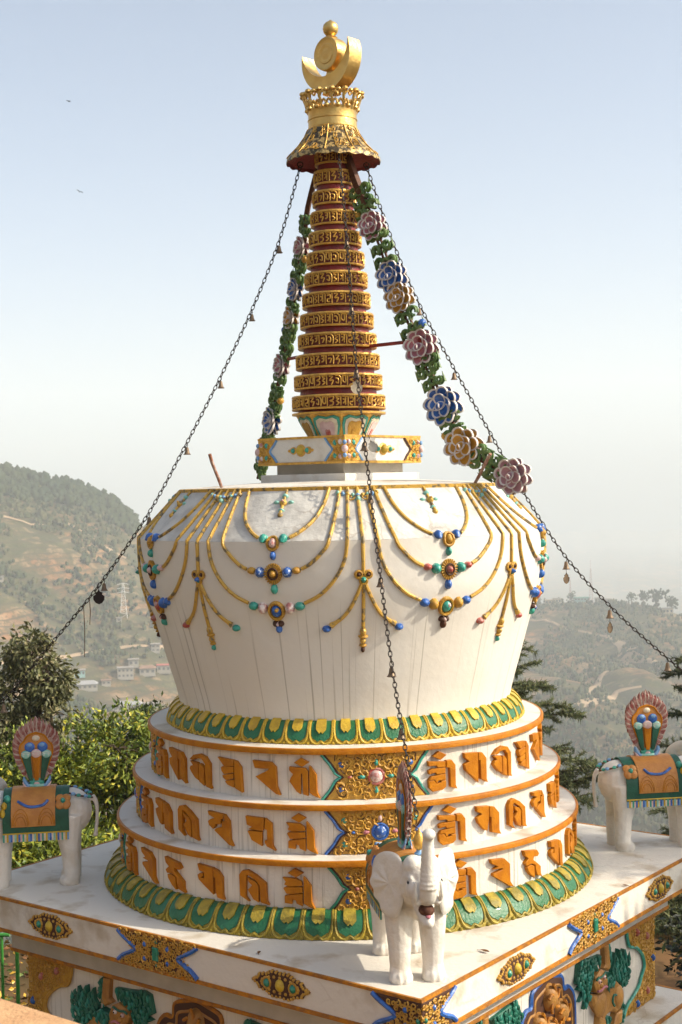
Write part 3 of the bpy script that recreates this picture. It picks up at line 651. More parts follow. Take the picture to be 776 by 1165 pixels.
for k in range(8):
    th = T0 + 22.5 + 45 * k; sc_ = SCH[{0: 1, 7: 0, 6: 2, 1: 2}.get(k, k % 3)]
    g = dfn(th)
    # inner, middle, lowest festoon
    mb = MB(); [strand(mb, g, INN, s) for s in (-1, 1)]
    f = dfm(th, 2.435)
    for s in (-1, 1): mb.dome((s * .068, .03), .030, .024, .036, sc_['i'], f)
    border(mb, f, [(.036 * cos(2 * pi * i / 14), .038 * sin(2 * pi * i / 14)) for i in range(14)], .010, .04, 'ochre', True)
    mb.dome((0, 0), .038, .040, .012, 'ochre', f); mb.dome((0, 0), .027, .028, .036, sc_['ic'], f)
    mb.dome((0, -.075), .020, .030, .034, sc_['id'], f)
    part(mb, 'upper_festoon', dome)
    mb = MB(); [strand(mb, g, MID, s) for s in (-1, 1)]
    f = dfm(th, 2.245)
    for s in (-1, 1):
        mb.dome((s * .092, .008), .033, .036, .046, sc_['m'], f); mb.dome((s * .152, .020), .030, .024, .034, sc_['me'], f)
    mb.dome((0, 0), .058, .068, .014, 'ochre', f, 20, 3); mb.dome((0, 0), .026, .028, .046, sc_['mc'], f)
    for i in range(22):
        a = 2 * pi * i / 22
        border(mb, f, [(.036 * cos(a), .040 * sin(a)), (.060 * cos(a), .068 * sin(a))], .006, .05, 'ochre')
    border(mb, f, [(.032 * cos(2 * pi * i / 16), .035 * sin(2 * pi * i / 16)) for i in range(16)], .006, .08, 'dark', True)
    mb.dome((0, -.098), .024, .034, .036, sc_['md'], f)
    part(mb, 'middle_festoon', dome)
    mb = MB(); [strand(mb, g, OUT, s) for s in (-1, 1)]
    f = dfm(th, 2.005)
    for s in (-1, 1):
        mb.dome((s * .092, .018), .034, .038, .046, sc_['o'], f); mb.dome((s * .156, .030), .034, .028, .036, sc_['oe'], f)
    mb.dome((0, 0), .058, .064, .016, 'ochre', f, 18, 3)
    border(mb, f, [(.047 * cos(2 * pi * i / 18), .053 * sin(2 * pi * i / 18)) for i in range(18)], .010, .06, 'ochre', True)
    mb.dome((0, 0), .036, .042, .042, sc_['oc'], f, 14, 4); mb.dome((.008, .012), .020, .020, .048, 'ochre' if k % 2 else 'palep', f, 10, 3)
    for s in (-1, 1): mb.dome((s * .018, -.085), .022, .020, .03, 'dark', f)
    mb.dome((0, -.085), .014, .014, .036, 'gemw', f); mb.dome((0, -.118), .022, .030, .034, sc_['od'] if sc_['od'] != 'redb' else 'blue', f)
    part(mb, 'lower_festoon', dome)
    # small pendant at the rim above
    mb = MB(); f = dfm(th, 2.70)
    mb.tube([f(0, .10, .008), f(0, -.12, .008)], .010, 'goldw', 6)
    mb.dome((0, .045), .024, .018, .026, 'lteal', f); mb.dome((0, -.02), .026, .026, .034, 'goldw', f); mb.dome((0, -.02), .014, .014, .042, 'gemw' if k % 2 else 'ochre', f)
    for s in (-1, 1): mb.dome((s * .05, -.01), .020, .014, .018, 'lteal', f)
    mb.dome((0, -.085), .022, .014, .022, 'lteal', f); mb.dome((0, -.125), .018, .020, .022, 'goldw', f)
    part(mb, 'rim_pendant', dome)
    # tassel between two festoon groups
    th2 = T0 + 45 * k; g2 = dfn(th2); mb = MB()
    mb.tube([g2(0, z, .006) for z in (2.78, 2.62, 2.46, 2.44, 2.3, 2.24)], .0125, 'goldw', 7)
    f = dfm(th2, 2.215)
    for c in ((-.030, .018), (.030, .018), (0, -.022)):
        border(mb, f, [(c[0] + .022 * cos(2 * pi * i / 10), c[1] + .022 * sin(2 * pi * i / 10)) for i in range(10)], .010, .03, 'ochre', True)
        mb.dome(c, .015, .015, .028, 'dark' if c[0] else 'teal', f, 8, 3)
    mb.dome((0, -.012), .018, .018, .046, ('teal', 'blue')[k % 2], f)
    for s in (-1, 1):
        P = bez([(s * .5, 2.17), (s * 2.6, 2.05), (s * 5, 1.965), (s * 8.4, 1.905)], 5)
        mb.tube([g2(u, v, .006) for u, v in P], [.0125] * (len(P) - 3) + [.014, .018, .022], 'goldw', 7)
        e = dfm(th2 + s * 9.4, 1.888); mb.dome((s * .006, -.004), .030, .022, .034, sc_['tip'] if s > 0 else ('blue' if k % 2 == 0 else 'redb'), e)
    mb.tube([g2(0, z, .006) for z in (2.17, 2.0, 1.88)], .0125, 'goldw', 7)
    e = dfm(th2, 1.86)
    mb.dome((0, 0), .022, .030, .03, 'goldw', e); mb.dome((0, -.03), .034, .014, .03, 'ochre', e); mb.dome((0, -.06), .020, .024, .03, 'goldw', e); mb.dome((0, -.09), .026, .012, .026, 'ochre', e); mb.dome((0, -.118), .014, .020, .026, 'teal' if k % 2 else 'dark', e)
    part(mb, 'tassel', dome)
    mb = MB(); f = dfm(th2, 2.735)
    for i in range(9):
        u = (i - 4) * .032
        mb.dome((u, .02 - .03 * (1 - (u / .14) ** 2)), .015, .017, .026, ('lteal', 'lblue', 'goldw')[i % 3], f, 8, 3)
    for s in (-1, 1): curl(mb, f, (s * .05, -.03), .034, 'goldw', .006, .012, 1.2, 1, s)
    mb.dome((0, -.045), .018, .022, .03, 'lteal', f)
    part(mb, 'rim_scroll', dome)

# --- slabs and box under the spire
HT = 3.4 + 45
def sq(mb, hd, z0, z1, k):   # hd = half diagonal
    a = R(HT); s_ = hd / sqrt(2)
    mb.box((-s_, -s_, z0), (s_, s_, z1), k, lambda x, y, z: Vector((x * cos(a) - y * sin(a), x * sin(a) + y * cos(a), z)))
mb = MB(); sq(mb, .583, 2.80, 2.884, 'stat'); part(mb, 'white_slab', smooth=False)
mb = MB(); sq(mb, .463, 2.8842, 2.956, 'grey'); part(mb, 'grey_slab', smooth=False)
mb = MB(); sq(mb, .590, 2.9562, 3.149, 'stat'); box_ = part(mb, 'square_box', smooth=False)
mb = MB()
def frame(mb, hd, z0, z1, k):
    a = R(HT); V = []
    for q, z in ((hd - .05, z0), (hd, z0), (hd, z1), (hd - .05, z1)):
        s_ = q / sqrt(2)
        for x, y in ((-s_, -s_), (s_, -s_), (s_, s_), (-s_, s_)): V.append((x * cos(a) - y * sin(a), x * sin(a) + y * cos(a), z))
    mb.add(V, [[L * 4 + i, L * 4 + (i + 1) % 4, (L + 1) % 4 * 4 + (i + 1) % 4, (L + 1) % 4 * 4 + i] for L in range(4) for i in range(4)], k)
frame(mb, .602, 2.953, 2.971, 'goldp'); frame(mb, .602, 3.136, 3.152, 'goldp'); part(mb, 'gold_edge', box_, smooth=False)
hh_ = .590 / sqrt(2)
for th in (HT - 90, HT, HT + 90, HT + 180):
    fn = plane(th, hh_); z0, z1, zm = 2.972, 3.135, 3.0535
    for s in (-1, 1):
        mb = MB(); poly = [(s * (hh_ + .006), z1), (s * .25, z1), (s * .32, zm), (s * .25, z0), (s * (hh_ + .006), z0)]
        mb.prism(poly, 0, .008, 'goldp', fn, .002)
        filigree(mb, fn, [(s * .41, z1 - .01), (s * .28, z1 - .01), (s * .34, zm), (s * .28, z0 + .01), (s * .41, z0 + .01)], .032, 'goldp', rnd, .005, .012)
        border(mb, fn, bez([(s * .235, z1), (s * .265, zm + .045), (s * .305, zm), (s * .265, zm - .045), (s * .235, z0)], 4), .009, .01, 'lblue' if th != HT or s < 0 else 'dark')
        for c, k in (((.335, zm + .045), 'teal'), ((.335, zm - .045), 'teal'), ((.385, zm + .05), 'gemw'), ((.385, zm - .05), 'gemw')): mb.dome((s * c[0], c[1]), .018, .022, .026, k, fn)
        part(mb, 'gilt_corner', box_)
    mb = MB(); mb.dome((0, zm), .05, .045, .012, 'goldp', fn, 16, 3); mb.dome((0, zm), .034, .036, .04, 'yellow', fn, 14, 4)
    for s in (-1, 1):
        mb.dome((s * .072, zm), .036, .028, .012, 'goldp', fn); mb.dome((s * .068, zm), .019, .021, .028, 'teal', fn); mb.dome((s * .112, zm), .014, .012, .012, 'goldp', fn, 8, 2)
    part(mb, 'centre_jewel', box_)
a_ = R(3.4)
mb = MB()
for q in (0, 1, 3):
    a = a_ + q * pi / 2
    for z, k, r_ in ((3.055, 'palep', .024), (3.10, 'lblue', .015), (3.01, 'lblue', .015)): mb.ell((.600 * sin(a), -.600 * cos(a), z), (r_, r_, r_ * 1.1), k, 10, 6)
part(mb, 'corner_jewels', box_)

# --- spire
spire = empty('spire', (0, 0, 2.2), stupa)
mb = MB()
for i in range(8):                     # eight-sided lotus cup, painted petals
    a0, a1 = R(HT - 45 + 22.5 + 45 * i - 22.5), R(HT - 45 + 22.5 + 45 * i + 22.5)
    am = (a0 + a1) / 2
    r0, r1 = .222, .318
    def fn(u, v, h, am=am):            # u -.5...5, v 0...1
        r = r0 + (r1 - r0) * v; q = (r + h) * cos(R(22.5)); t = u * 2 * (r) * math.tan(R(22.5)) * cos(R(22.5))
        return Vector((q * sin(am) + t * cos(am), -q * cos(am) + t * sin(am), 3.152 + .165 * v - h * .5))
    mb.add([fn(-.5, 0, 0), fn(.5, 0, 0), fn(.5, 1, 0), fn(-.5, 1, 0)], [[0, 1, 2, 3]], 'goldp')
    P = [(-.40, .0), (-.47, .55), (-.43, .82), (-.25, .93), (0, .86), (.25, .93), (.43, .82), (.47, .55), (.40, 0)]
    mb.prism(P, 0, .008, 'teal', fn); P2 = [(a * .82, b * .9) for a, b in P]; mb.prism(P2, .0, .013, 'cream', fn)
    P3 = [(a * .58, b * .76) for a, b in P]; mb.prism(P3, .0, .018, ('ochre', 'palep')[i % 2], fn); mb.prism([(a * .22, b * .4) for a, b in P], 0, .022, 'redb' if i % 2 else 'ochre', fn)
mb.lathe([(.30, 3.312), (.345, 3.316), (.345, 3.330), (.24, 3.338)], 'goldp', 48)
part(mb, 'lotus_cup', spire, sharp=20)
RG = [(.3459, 3.401), (.3271, 3.546), (.3109, 3.71), (.2914, 3.853), (.272, 4.009), (.2526, 4.152), (.2332, 4.303), (.2137, 4.464), (.1943, 4.626), (.1781, 4.766), (.1619, 4.912), (.149, 5.059), (.138, 5.19)]
RG = [(r, 3.401 + (5.19 - 3.401) * (i / 12) * 1.0) for i, (r, z) in enumerate(RG)]
mb = MB(); prof = [(.29, 3.33)] + [(r * .86, z - .07) for r, z in RG] + [(.11, 5.3)]
mb.lathe(prof, 'red', 48); part(mb, 'core', spire)
SG = [[[(0, .95), (.95, .95)], [(.85, .95), (.85, .05)], [(.1, .8), (.5, .7), (.15, .5), (.55, .3), (.1, .1)]],
      [[(0, .95), (.6, .95)], [(.1, .75), (.6, .8), (.6, .45), (.15, .4), (.2, .15), (.6, .1)], [(.9, 1), (.9, 0)]],
      [[(0, .9), (.9, .95)], [(.8, .9), (.85, .05)], [(.45, .85), (.4, .4), (.05, .3)], [(.1, .65), (.4, .6)]],
      [[(.05, .95), (.5, 1.0), (.95, .7), (.9, 0)], [(.1, .7), (.5, .65), (.5, .2), (.1, .35)]],
      [[(0, .9), (.75, .95), (.7, .65), (.2, .55), (.75, .4), (.6, .1), (.1, .05)]],
      [[(0, .95), (.9, .95)], [(.9, .95), (.9, .0)], [(.5, .9), (.5, .1)], [(.05, .7), (.45, .55), (.1, .25)]],
      [[(.1, .9), (.7, .9), (.2, .5), (.8, .5), (.5, .05)], [(.3, 1.15), (.7, 1.12)]],
      [[(0, .95), (.9, .9), (.9, .05)], [(.05, .6), (.6, .6), (.3, .15)]],
      [[(0, .95), (.95, .95)], [(.15, .95), (.15, .4), (.6, .3), (.6, .9)], [(.9, .95), (.9, 0)]]]
GL = [G[k] for k in ('om', 'ga', 'ni', 'pa', 'ru', 'ma', 'hum', 'la', 'gha', 'khra', 'va', 'gi', 'ta')]
for i, (r, z) in enumerate(RG):
    h = .050
    mb = MB(); mb.lathe([(r * .84, z - h), (r * .985, z - h - .002), (r, z - h + .004), (r, z - h + .011), (r * .955, z - h + .014)], 'goldp', 48)
    mb.lathe([(r * .955, z - h + .014), (r * .955, z + h - .014)], 'gred', 48)
    mb.lathe([(r * .955, z + h - .014), (r, z + h - .011), (r, z + h - .004), (r * .985, z + h + .003), (r * .84, z + h + .001)], 'goldp', 48)
    rg = part(mb, 'ring', spire)
    n = max(16, int(2 * pi * r / .050)); mb = MB()
    for q in range(n):
        th = 360 / n * q; gl = SG[(q * 5 + i * 3 + (q // 4)) % len(SG)]; fn = cyl(r * .955, th); wd = 2 * pi * r / n * .86
        for st in gl:
            P = [fn((x - .5) * wd, z + (y - .5) * .072, r * .026) for x, y in st]
            if len(P) > 2: P = bez(P, 3)
            mb.tube(P, [.0056] * (len(P) - 1) + [.004], 'goldp', 4)
    part(mb, 'raised_lettering', rg)
# canopy
mb = MB(); P = []
NS = 96
for i in range(NS):
    a = 2 * pi * i / NS; sc_ = .5 + .5 * abs(sin(a * 10)); row = []
    for r, z in [(.182, 5.402), (.20, 5.36), (.235, 5.305), (.28, 5.252), (.325, 5.212), (.343, 5.188), (.347, 5.186 - .030 * sc_), (.343, 5.184 - .030 * sc_)]: row.append((r * sin(a), -r * cos(a), z))
    P.append(row)
mb.grid(P, 'goldetch', True, False)
P = []
for i in range(NS):
    a = 2 * pi * i / NS; sc_ = .5 + .5 * abs(sin(a * 10)); row = []
    for r, z in [(.343, 5.184 - .030 * sc_), (.337, 5.186), (.27, 5.235), (.12, 5.26)]: row.append((r * sin(a), -r * cos(a), z))
    P.append(row)
mb.grid(P, 'red', True, False)
canopy = part(mb, 'canopy', spire)
def cfn(th):
    pr = [(.182, 5.402), (.20, 5.36), (.235, 5.305), (.28, 5.252), (.325, 5.212), (.343, 5.19)]
    def fn(u, v, h):
        v = max(0, min(.999, v)) * 5; i = int(v); t = v - i; r = pr[i][0] + (pr[i + 1][0] - pr[i][0]) * t; z = pr[i][1] + (pr[i + 1][1] - pr[i][1]) * t
        a = R(th + u * 36 / 1); return Vector(((r + h * .7) * sin(a), -(r + h * .7) * cos(a), z + h * .7))
    return fn
mb = MB()
for k in range(10):
    fn = cfn(36 * k + 8)
    for q in range(9):
        curl(mb, fn, (rnd.uniform(-.42, .42), rnd.uniform(.08, .92)), rnd.uniform(.10, .16), 'goldp', .0042, .003, 1.1, rnd.uniform(0, 6), rnd.choice((-1, 1)), 7, 4)
    mb.tube([fn(-.5, v, .003) for v in (0, .25, .5, .75, 1)], .005, 'goldp', 4)
part(mb, 'scrollwork', canopy)
mb = MB()
mb.lathe([(.17, 5.39), (.184, 5.396), (.186, 5.404), (.180, 5.410), (.178, 5.462), (.183, 5.466), (.183, 5.474), (.178, 5.478), (.178, 5.520), (.185, 5.540), (.181, 5.541), (.172, 5.52), (.17, 5.40)], 'gold', 64)
# openwork crown: posts, arches and leaves
for i in range(14):
    a = 2 * pi * i / 14
    def pt(da, z, r=None):
        rr = .182 + .040 * ((z - 5.535) / .125) ** 1.2 if z > 5.535 else .18
        return Vector((rr * sin(a + da), -rr * cos(a + da), z))
    dd = 2 * pi / 14
    mb.tube([pt(0, 5.53), pt(.02, 5.57), pt(-.03, 5.61), pt(0, 5.645)], .011, 'gold', 5)
    mb.tube(bez([pt(0, 5.56), pt(dd * .3, 5.585), pt(dd * .5, 5.56), pt(dd * .7, 5.585), pt(dd, 5.56)], 3), .009, 'gold', 5)
    mb.tube(bez([pt(0, 5.61), pt(dd * .25, 5.64), pt(dd * .5, 5.615), pt(dd * .75, 5.64), pt(dd, 5.61)], 3), .008, 'gold', 5)
    mb.ell(pt(0, 5.655), (.024, .024, .018), 'gold', 8, 5); mb.ell(pt(dd * .5, 5.648), (.018, .018, .016), 'gold', 8, 5)
    mb.ell(pt(dd * .5, 5.545), (.020, .020, .018), 'gold', 8, 5)
part(mb, 'crown', spire)
# crescent moon, sun disc, jewel: their faces look to the front left
na = R(-44); N_ = Vector((sin(na), -cos(na), 0)); T_ = Vector((cos(na), sin(na), 0))
def ffn(c, tilt=0):
    t = R(tilt)
    return lambda u, v, h: Vector(c) + T_ * (u * cos(t) - v * sin(t)) + Vector((0, 0, 1)) * (u * sin(t) + v * cos(t)) + N_ * h
mb = MB(); f = ffn((0, 0, 5.925), 5)
Ro = .246; n = 28; outer = []; inner = []
a0, a1 = R(-180 - 18), R(18)
for i in range(n + 1):
    a = a0 + (a1 - a0) * i / n; outer.append((Ro * cos(a), Ro * sin(a)))
ci = .10; Ri = math.hypot(Ro * cos(a1), Ro * sin(a1) - ci)
b1 = math.atan2(Ro * sin(a1) - ci, Ro * cos(a1)); b0 = -pi - b1
for i in range(1, n): b = b1 + (b0 - b1) * i / n; inner.append((Ri * cos(b), ci + Ri * sin(b)))
# the horns: thick curved blade built as quads
for hside in (1, -1):
    hv = .062 * hside
    V = [f(*outer[0], hv)]; fs = []
    rows = [(outer[i], inner[n - 1 - i] if 1 <= i <= n - 1 else outer[i]) for i in range(n + 1)]
    V = []
    for o_, i_ in rows: V += [f(*o_, hv), f((o_[0] + i_[0]) / 2, (o_[1] + i_[1]) / 2, hv - .006 * hside), f(*i_, hv)]
    for i in range(n):
        for q in (0, 1):
            a = i * 3 + q; fs.append([a, a + 3, a + 4, a + 1])
    mb.add(V, fs, 'gold')
mb.grid([[f(*p, h) for h in (.062, .03, -.03, -.062)] for p in outer], 'gold')
mb.grid([[f(*p, h) for h in (.062, .03, -.03, -.062)] for p in [outer[-1]] + inner + [outer[0]]], 'gold')
part(mb, 'crescent_moon', spire, sharp=30)
mb = MB(); f = ffn((0, 0, 5.952), 3); Rd = .122
prof = [(0, .060), (.03, .062), (.045, .058), (.05, .060), (.070, .060), (.075, .056), (.105, .056), (.113, .060), (.120, .058), (Rd, .052), (Rd + .002, .03), (Rd + .002, -.03), (Rd, -.052), (.113, -.06), (.075, -.056), (0, -.06)]
mb.grid([[f(r * cos(2 * pi * i / 40), r * sin(2 * pi * i / 40), h) for r, h in prof] for i in range(40)], 'gold', True, False)
mb.lathe([(.02, 5.66), (.07, 5.665), (.06, 5.70), (.035, 5.73), (.045, 5.80), (.03, 5.84)], 'gold', 24)
mb.lathe([(.02, 6.05), (.045, 6.065), (.05, 6.078), (.028, 6.088), (.028, 6.10), (.02, 6.11)], 'gold', 24)
part(mb, 'sun_disc', spire)
mb = MB(); mb.lathe([(.012, 6.088), (.035, 6.094), (.052, 6.115), (.0585, 6.142), (.053, 6.168), (.038, 6.186), (.018, 6.197), (.004, 6.208), (0, 6.209)], 'gold', 28); part(mb, 'jewel_finial', spire)

# ------------------------------------------------------------------ flower garlands hung from the canopy
def flower(name, parent, c, X, Y, N, s, kin, kout, full=True):
    """double-faced painted flower; petals cupped, each with a pale rim"""
    mb = MB(); rn = random.Random(hash_(name) + int(s * 997) + int(c[2] * 31))
    for face in (1, -1):
        def petal(cx, cy, ang, L, W, lift, cup, k1, k2):
            rows = []
            def P(r, a):
                u = r * L * cos(a); v = r * W * sin(a)
                h = lift + cup * (r ** 2) * .9 + .10 * r * r * (cos(a))
                uu = cx + u * cos(ang) - v * sin(ang); vv = cy + u * sin(ang) + v * cos(ang)
                return Vector(c) + X * (uu * s) + Y * (vv * s) + N * (h * s * face)
            n = 14
            wob = [1 + .05 * sin(3 * 2 * pi * i / n + ang) for i in range(n)]
            ring = lambda r: [P(r * wob[i], 2 * pi * i / n) for i in range(n)]
            mb.grid([ring(.02), ring(.35), ring(.66), ring(.80)], k1, False, True)
            mb.grid([ring(.80), ring(1.0), [p - N * (.09 * s * face) for p in ring(1.02)]], k2, False, True)
        n1 = 8
        for i in range(n1):
            a = 2 * pi * i / n1 + .2; petal(.31 * cos(a), .33 * sin(a), a, .215, .185, .05 + (.02 if i % 2 else 0), .05, kin, kout)
        if full:
            for i in range(5):
                a = 2 * pi * i / 5 + .6; petal(.155 * cos(a), .16 * sin(a), a, .185, .175, .11 + (.015 if i % 2 else 0), .06, kin, kout)
        for i in range(2):
            petal(.03 * (i - .5), .0, .8 + 2 * i, .13 - .04 * i, .12 - .04 * i, .22 + .05 * i, .03, kin, kout)
    return mb.build(name, parent, sharp=60)
def hash_(s_): return sum(ord(c) * (i + 1) for i, c in enumerate(s_)) % 1000
def garland(az, path, flowers, brace, label, fw):
    a = R(az); e = Vector((cos(a), sin(a), 0)); N = Vector((sin(a), -cos(a), 0)); Z = Vector((0, 0, 1))
    g = empty('flower_garland', e * path[0][0] + Z * path[0][1]); tag(g, label, 'garland', 'painted flower garlands hung beside the spire')
    off = -(e * path[0][0] + Z * path[0][1])
    pos = lambda r, z, h=0: off + e * r + Z * z + N * h
    P = bez(path, 6)
    mb = MB(); Q = [p for p in P if True]
    prev = None
    pp = [pos(p.x, p.y) for p in Q]
    for s in (-.016, .016): mb.tube([q + N * s * 0 + e * s for q in pp], .010, 'brown', 5)
    for i in range(0, 10):            # wide timber arm at the top
        pass
    mb.tube(pp[:10], [.034 if az < 0 else .024] * 10, 'brown', 4, flat=1)
    mb.build('carrying_rod', g)
    # leaf scrolls all along
    mb = MB(); rn = random.Random(int(az) + 5); L = 0; prev = pp[0]; i = 0
    total = 0; samples = []
    for q in range(1, len(pp)):
        seg = (pp[q] - pp[q - 1]); n = max(1, int(seg.length / .02))
        for k in range(n): samples.append((pp[q - 1] + seg * k / n, seg.normalized()))
    cnt = 0
    for idx in range(11 if az < 0 else 16, len(samples), 3):
        p, t = samples[idx]; sd_ = t.cross(N).normalized()
        near = min(((p - pos(r, z)).length / (fs * .40) for r, z, fs, _, _ in flowers), default=9)
        if near < .8: continue
        for s in (-1, 0, 1):
            c = p + sd_ * (s * .056 + rn.uniform(-.012, .012)) + t * rn.uniform(-.014, .014)
            lk = 'leafl' if rn.random() < .35 else 'leaf'; rr = rn.uniform(.027, .035); a0 = rn.uniform(0, 6.3); m = 9
            for face in (1, -1):
                path_ = [c + (sd_ * cos(a0 + 5.4 * q / m) + t * sin(a0 + 5.4 * q / m)) * rr * (1 - .25 * q / m) + N * .014 * face for q in range(m + 1)]
                mb.tube(path_, [.0105 + .004 * sin(pi * q / m) for q in range(m + 1)], lk, 6)
            if rn.random() < .6 and s:
                mb.tube([c + sd_ * s * .015, c + sd_ * s * .040 + t * .03, c + sd_ * s * .045 - t * .045], [.016, .014, .002], 'leaf', 5)
        cnt += 1
        if cnt % 5 == 3:
            s = 1 if cnt % 2 else -1; c = p + sd_ * s * .088
            mb.ell(c, (.030, .030, .030), ('ochre', 'blue', 'ochre', 'pink')[cnt // 5 % 4], 8, 6)
    mb.build('leaf_scrolls', g)
    for r, z, fs, ki, ko in flowers:
        # local tangent
        t = min(((pos(r, z) - s_[0]).length, i_) for i_, s_ in enumerate(samples))[1]; T = samples[t][1]; S = T.cross(N).normalized()
        flower('flower', g, pos(r, z), S, T, N, fs, ki, ko)
    mb = MB(); mb.tube([pos(brace[0] - .12, brace[1]), pos(brace[2], brace[1] + .01)], .014, 'red', 6); mb.ell(pos(brace[2], brace[1] + .01, .03), (.022, .022, .022), 'red', 8, 6); mb.build('brace_rod', g)
    return g
RP = [(0.125, 5.19), (0.221, 4.944), (0.337, 4.676), (0.422, 4.458), (0.485, 4.281), (0.541, 4.132), (0.625, 3.957), (0.716, 3.762), (0.805, 3.54), (0.887, 3.338), (0.969, 3.193), (1.057, 3.05), (1.208, 2.942), (1.43, 2.834)]
RF = [(0.329, 4.664, .20, 'pink', 'flw'), (0.485, 4.281, .22, 'blue', 'flw'), (0.548, 4.125, .21, 'yel', 'flw'), (0.722, 3.762, .24, 'pink', 'flw'), (0.893, 3.338, .26, 'blue', 'flw'), (1.05, 3.05, .26, 'yel', 'flw'), (1.43, 2.834, .24, 'pinkl', 'flw')]
garland(-35, RP, RF, (.30, 3.80, .735), 'painted garland with seven large flowers sweeping down to the right from under the gilt canopy', 1)
LP = [(r * 1.08, z) for r, z in [(0.25, 5.182), (0.427, 4.924), (0.48, 4.753), (0.565, 4.579), (0.634, 4.42), (0.721, 4.227), (0.776, 4.062), (0.846, 3.931), (0.951, 3.767), (1.043, 3.564), (1.155, 3.324), (1.301, 3.115), (1.45, 2.87)]]
LF = [(.59, 4.637, .17, 'pink', 'flw'), (.722, 4.336, .17, 'blue', 'flw'), (.817, 4.128, .17, 'yel', 'flw'), (1.027, 3.767, .18, 'pink', 'flw'), (1.246, 3.338, .21, 'blue', 'flw'), (1.43, 3.08, .18, 'yel', 'flw')]
garland(116, LP, LF, (.30, 3.80, 1.02), 'painted flower garland seen almost edge-on at the left of the spire', 1)

# rusty stay rods standing on the dome rim
def rod(p0, p1, label):
    o = Vector(p0); d = Vector(p1) - o; mb = MB()
    pts = [d * t + Vector((rnd.uniform(-.003, .003), rnd.uniform(-.003, .003), 0)) for t in (0, .25, .5, .75, 1)]
    mb.tube(pts, [.0105, .012, .011, .012, .012], 'rust', 7)
    ob = mb.build('rusty_rod'); ob.location = o; tag(ob, label, 'metal rod', 'rusty rods standing on the dome rim')
rod((-.81, -.75, 2.80), (-.885, -.82, 3.03), 'thin rusty rod leaning out from the left rim of the dome')
rod((.92, -.71, 2.79), (1.02, -.86, 2.99), 'peeling rusty rod leaning in front of the low end of the right flower garland')

# ------------------------------------------------------------------ bell chains from the canopy to each elephant's trunk
def bell_mb(s=1.0):
    mb = MB(); mb.lathe([(.001, 0), (.008 * s, -.002 * s), (.012 * s, -.012 * s), (.015 * s, -.032 * s), (.020 * s, -.046 * s), (.027 * s, -.052 * s), (.025 * s, -.054 * s), (.017 * s, -.044 * s), (.010 * s, -.014 * s), (0, -.008 * s)], 'bronze', 16)
    mb.tube([(.0, 0, .022 * s), (.006 * s, 0, .014 * s), (0, 0, -.002 * s)], .0028, 'iron', 5)
    return mb
def plate_mb(s=1.0, k='iron'):
    mb = MB(); f = lambda u, v, h: Vector((u, h, v)) * s
    mb.tube([(0, 0, -.05 * s), (0, 0, -.095 * s)], .0018, 'iron', 4)
    mb.prism([(0, -.085), (.008, -.10), (.022, -.105), (.018, -.115), (.032, -.125), (.030, -.145), (.018, -.162), (0, -.170), (-.018, -.162), (-.030, -.145), (-.032, -.125), (-.018, -.115), (-.022, -.105), (-.008, -.10)], -.002, .002, k, f)
    return mb
def chain(az, pts, bells, label, k):
    a = R(az - 90); e = Vector((cos(a), sin(a), 0)); S = Vector((-sin(a), cos(a), 0)); Z = Vector((0, 0, 1))
    o = e * pts[0][0] + Z * pts[0][1]
    g = empty('bell_chain', o); tag(g, label, 'chain', 'bell chains strung from the canopy down to the elephants')
    P = [e * p.x + Z * p.y - o for p in bez(pts, 10)]
    # even resampling
    step = .036; out = [P[0]]; acc = 0
    for i in range(1, len(P)):
        seg = P[i] - P[i - 1]; L = seg.length; d = step - acc
        while d <= L: out.append(P[i - 1] + seg * d / L); d += step
        acc = L - (d - step)
    mb = MB()
    for i in range(len(out) - 1):
        c = (out[i] + out[i + 1]) / 2; t = (out[i + 1] - out[i]).normalized(); u = t.cross(S).normalized()
        w_ = (S if i % 2 else u) * .62 + (u if i % 2 else -S) * .3; w_.normalize()
        pts_ = [c + t * .0235 * cos(q) + w_ * .0115 * sin(q) for q in [2 * pi * j / 10 for j in range(10)]]
        rings = []; n2 = t.cross(w_).normalized()
        for j, p in enumerate(pts_):
            q = 2 * pi * j / 10; rad = (t * cos(q) + w_ * sin(q)).normalized()
            rings.append([p + rad * .0035 * cos(b) + n2 * .0035 * sin(b) for b in (0, 1.57, 3.14, 4.71)])
        mb.grid(rings, 'iron', True, True)
    mb.build('chain_links', g)
    for r, sz, pl in bells:
        j = min(range(len(out)), key=lambda i: abs((out[i] + o).dot(e) - r)); p = out[j] + Vector((0, 0, -.03))
        b = bell_mb(sz).build('bell', g); b.location = p
        if pl:
            b = plate_mb(sz * .9, pl).build('leaf_plate', g); b.location = p + Vector((0, 0, .005)); b.rotation_euler.z = .4 * r
    mb = MB(); mb.grid([[P[0] + S * (.02 + .004 * cos(b)) * 0 + (e * cos(q) + Z * sin(q)) * (.020 + .004 * cos(b)) + S * .004 * sin(b) + Z * .01 for b in (0, 1.57, 3.14, 4.7)] for q in [2 * pi * j / 14 for j in range(14)]], 'iron', True, True); mb.build('hook_ring', g)
    return g, e
cl, el_ = chain(PHI - 90, [(.245, 5.14), (.414, 4.588), (.631, 4.076), (.873, 3.586), (1.125, 3.118), (1.409, 2.621), (1.767, 2.122), (2.107, 1.722), (2.488, 1.294), (2.86, .955)],
      [(.413, 1, None), (.63, .95, None), (.866, 1, None), (1.125, 1.05, None), (1.402, 1.1, None), (1.728, 1.05, None), (2.456, 1.1, None)], 'bell chain running down to the left elephant over the hills', 3)
o0 = Vector(cl.location)
P_ = el_ * 1.775 + Vector((0, 0, 2.10)) - o0
b = plate_mb(1.3, 'iron').build('leaf_plate', cl); b.location = P_ + Vector((0, 0, .10))
